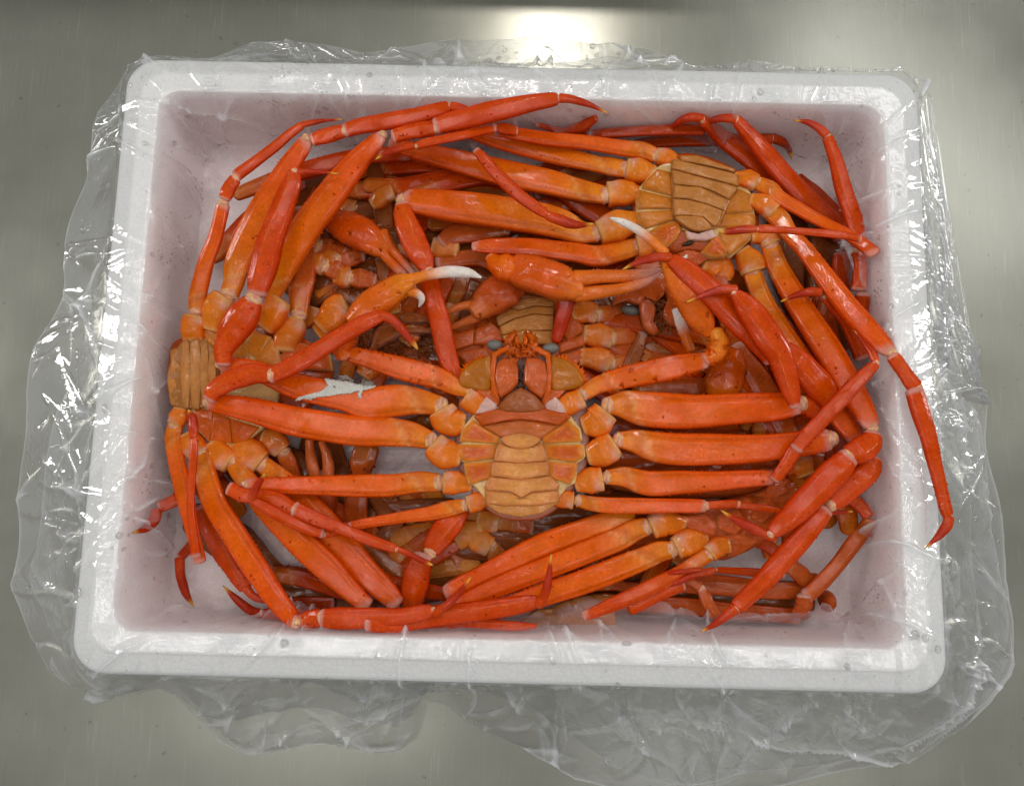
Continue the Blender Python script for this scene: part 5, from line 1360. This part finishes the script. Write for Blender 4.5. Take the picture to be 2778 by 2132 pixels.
def build_bag(name, rows_of, seed, parent=None, amp=1.0, haze0=0.0, ncr=800):
    r = np.random.default_rng(seed)
    rows, reg = rows_of
    G = np.array(rows)                                   # (R, N, 3)
    R, N = G.shape[:2]
    dU = np.linalg.norm(np.diff(G[R // 2], axis=0), axis=1)
    U = np.r_[0, np.cumsum(dU)]; LU = U[-1] + dU[0]
    dV = np.linalg.norm(np.diff(G, axis=0), axis=2)
    Vv = np.vstack([np.zeros(N), np.cumsum(dV, 0)])
    UU = np.tile(U, (R, 1))
    reg = np.array(reg)[:, None]                         # 0 floor .. 1 wall .. 2 rim .. 3 outside, fractional
    amp_r = np.interp(reg, [0, .9, 1.0, 1.5, 1.95, 2.05, 2.9, 3.0, 3.2, 3.8, 4.0], [.1, .3, 1.2, 1.4, .8, .45, .5, .8, 1.1, 1.2, .25]) * amp
    vmax = Vv.max()
    D = crease_field(UU, Vv, LU, ncr, (.0008, .0036), (.0012, .0060), (.012, .07), .6, r, (0, vmax))
    D += crease_field(UU, Vv, LU, ncr // 2, (.001, .003), (.001, .0036), (.006, .022), 1.6, r, (0, vmax))
    D2 = crease_field(UU, Vv, LU, ncr // 5, (.0007, .0016), (.0020, .0050), (.05, .16), 1.0, r, (min(.18, vmax * .3), vmax))
    D += D2
    B = np.zeros_like(UU)
    for k in range(1, 15):
        B += r.normal() * np.sin(2 * np.pi * k * 2 * UU / LU + r.uniform(0, 6.28) + Vv * r.uniform(-30, 30)) / (k ** .6)
    B = B / B.std()
    gx = np.gradient(G, axis=1); gy = np.gradient(G, axis=0)
    gx[:, 0] = gx[:, 1]; gx[:, -1] = gx[:, -2]
    Nn = norm(np.cross(gx, gy))
    wall = np.exp(-((reg - 1.45) / .33) ** 2)
    bulge = .0035 * wall * (B + 1.0)
    front = np.exp(-(((G[..., 0] - .12) / .12) ** 2)) * (G[..., 1] < -.1)
    bulge = bulge + .010 * wall * front * (1 + .5 * np.sin(UU * 110)) * np.clip((reg - 1.2) * 2.5, 0, 1)
    # the film is pushed away from the foam only
    Df = np.where(reg < 3.0, np.abs(D), D)
    d = Df * amp_r + np.maximum(bulge, 0) + np.where(reg > 3.05, .0028 * amp * B * np.clip((reg - 3.05) * 2, 0, 1), 0)
    sgn = -1.0
    G = G + Nn * d[..., None] * sgn
    G[..., 2] = np.where(reg > 3.02, np.maximum(G[..., 2], .0012 + .0006 * (parent is None)), G[..., 2])
    # attributes; haze paints in crease and edge highlights and brightens the inner walls
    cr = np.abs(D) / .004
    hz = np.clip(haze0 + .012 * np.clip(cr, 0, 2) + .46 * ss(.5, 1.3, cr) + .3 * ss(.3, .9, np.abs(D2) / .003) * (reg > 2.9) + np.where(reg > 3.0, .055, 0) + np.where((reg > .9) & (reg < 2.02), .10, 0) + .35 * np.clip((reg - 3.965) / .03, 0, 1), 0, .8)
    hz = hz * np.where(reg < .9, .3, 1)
    pk = np.clip(np.interp(reg, [0, .5, 1.0, 1.9, 2.02, 2.1, 4], [.8, .9, 1, .85, .3, .04, 0]) + .12 * B * (reg < 2), 0, 1.15)
    Ct = np.stack([1 - .01 * pk, 1 - .09 * pk, 1 - .09 * pk], -1)
    V = G.reshape(-1, 3)
    F = []
    for i in range(R - 1):
        a = i * N
        for j in range(N):
            k = (j + 1) % N
            F.append((a + j, a + k, a + N + k, a + N + j))
    if parent is None:
        F.append(tuple(range(N - 1, -1, -1)))
    o = link(name, V, F, Ct.reshape(-1, 3), M_BAG, parent)
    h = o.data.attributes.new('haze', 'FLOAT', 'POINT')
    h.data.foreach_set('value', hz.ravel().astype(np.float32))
    return o, G, reg, Nn


def main_rows():
    rings_, reg = [], []
    regs = [0, .6, 1.0, 1.95, 2.05, 2.6, 2.95, 3.0]
    for i in range(len(KEYS) - 1):
        A = ring(*KEYS[i][:3]); Bq = ring(*KEYS[i + 1][:3])
        n = KEYS[i + 1][4]
        for k in range(n):
            t = k / n
            P = A * (1 - t) + Bq * t
            rings_.append(np.c_[P, np.full(len(P), KEYS[i][3] * (1 - t) + KEYS[i + 1][3] * t)])
            reg.append(regs[i] * (1 - t) + regs[i + 1] * t)
    A = np.c_[ring(*KEYS[-1][:3]), np.full(len(rings_[0]), KEYS[-1][3])]
    E = outer_edge(A)
    n = 62
    for k in range(n + 1):
        t = k / n
        P = A * (1 - t) + E * t
        P[:, 2] = A[:, 2] + (E[:, 2] - A[:, 2]) * t ** .75
        rings_.append(P); reg.append(3.0 + t)
    return rings_, reg


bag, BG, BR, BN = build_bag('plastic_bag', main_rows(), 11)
bag['label'] = 'clear crumpled plastic bag lining the white box and spread out over its rim'
bag['category'] = 'plastic bag'


def fold_rows(seed, lo, hi, z0):
    r = np.random.default_rng(seed)
    A = np.c_[ring(*KEYS[-1][:3]), np.full(len(ring(*KEYS[-1][:3])), KEYS[-1][3] - .006)]
    N = len(A)
    s = np.linspace(0, 2 * np.pi, N)
    k = sum(r.normal() * np.sin(q * s + r.uniform(0, 6.28)) / q ** .5 for q in range(1, 16))
    k = lo + (hi - lo) * (.5 + .5 * np.tanh(k * .9))
    E = outer_edge(A, k, z0)
    rows, reg = [], []
    for i in range(31):
        t = i / 30
        P = A * (1 - t) + E * t
        P[:, 2] = A[:, 2] + (E[:, 2] - A[:, 2]) * t ** .7
        rows.append(P); reg.append(3.0 + t)
    return rows, reg


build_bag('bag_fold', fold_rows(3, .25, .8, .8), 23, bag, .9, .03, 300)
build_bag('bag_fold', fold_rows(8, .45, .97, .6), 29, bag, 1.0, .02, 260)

# droplets on the film, dark juice specks on its inner side
ICO = None


def drop_mesh(p, n, r, flat, rg):
    t = norm(np.cross(n, [.3, .5, .8])); b = np.cross(n, t)
    V, F = [], []
    el = (0, 25, 50, 72)
    k = 10
    q = rg.uniform(0, .35)
    for e in el:
        for j in range(k):
            a = 2 * np.pi * j / k
            rr = r * math.cos(math.radians(e)) * (1 + q * math.cos(a * 2 + 1))
            V.append(p + rr * (math.cos(a) * t + math.sin(a) * b) + n * (r * flat * math.sin(math.radians(e)) - r * .15))
    V.append(p + n * (r * flat - r * .15)); V.append(p - n * r * .2)
    for i in range(3):
        for j in range(k):
            F.append((i * k + j, i * k + (j + 1) % k, (i + 1) * k + (j + 1) % k, (i + 1) * k + j))
    for j in range(k):
        F.append((3 * k + j, 3 * k + (j + 1) % k, 4 * k)); F.append(((j + 1) % k, j, 4 * k + 1))
    return V, F


def scatter(name, label, n, regs, rad, flat, m, seed, clusters=None, sgn=1, side=None):
    r = np.random.default_rng(seed)
    V, F = [], []
    R, N = BG.shape[:2]
    rows = [i for i in range(R) if regs[0] <= BR[i, 0] <= regs[1]]
    cl = [(r.choice(rows), r.integers(N)) for _ in range(clusters)] if clusters else None
    for _ in range(n):
        if cl:
            a, b = cl[r.integers(len(cl))]
            i = int(np.clip(a + r.normal() * 2.2, rows[0], rows[-1])); j = int((b + r.normal() * 9) % N)
        else:
            i, j = r.choice(rows), r.integers(N)
        rr = rad[0] * (rad[1] / rad[0]) ** (r.random() ** 2.2)
        i2 = min(i + 1, R - 1); j2 = (j + 1) % N
        f, g = r.random(), r.random()
        p = (BG[i, j] * (1 - f) + BG[i2, j] * f) * (1 - g) + (BG[i, j2] * (1 - f) + BG[i2, j2] * f) * g
        nn = -BN[i, j]
        v, f_ = drop_mesh(p, norm(nn), rr, flat, r)
        o_ = len(V)
        V += v; F += [tuple(x + o_ for x in q) for q in f_]
    o = link(name, V, F, None, m)
    o['label'] = label
    o['category'] = 'drops'
    o['kind'] = 'stuff'


scatter('water_drops', 'water droplets clinging to the clear plastic bag', 950, (1.05, 3.95), (.0005, .0030), .55, M_DROP, 31)
scatter('water_drops', 'fine beads of water in patches on the clear plastic bag', 700, (1.2, 3.9), (.0003, .0010), .6, M_DROP, 33, clusters=26)
scatter('juice_specks', 'dark red specks of crab juice on the inside of the clear bag', 520, (1.15, 1.9), (.0002, .0007), .35, M_JUICE, 35, clusters=22)
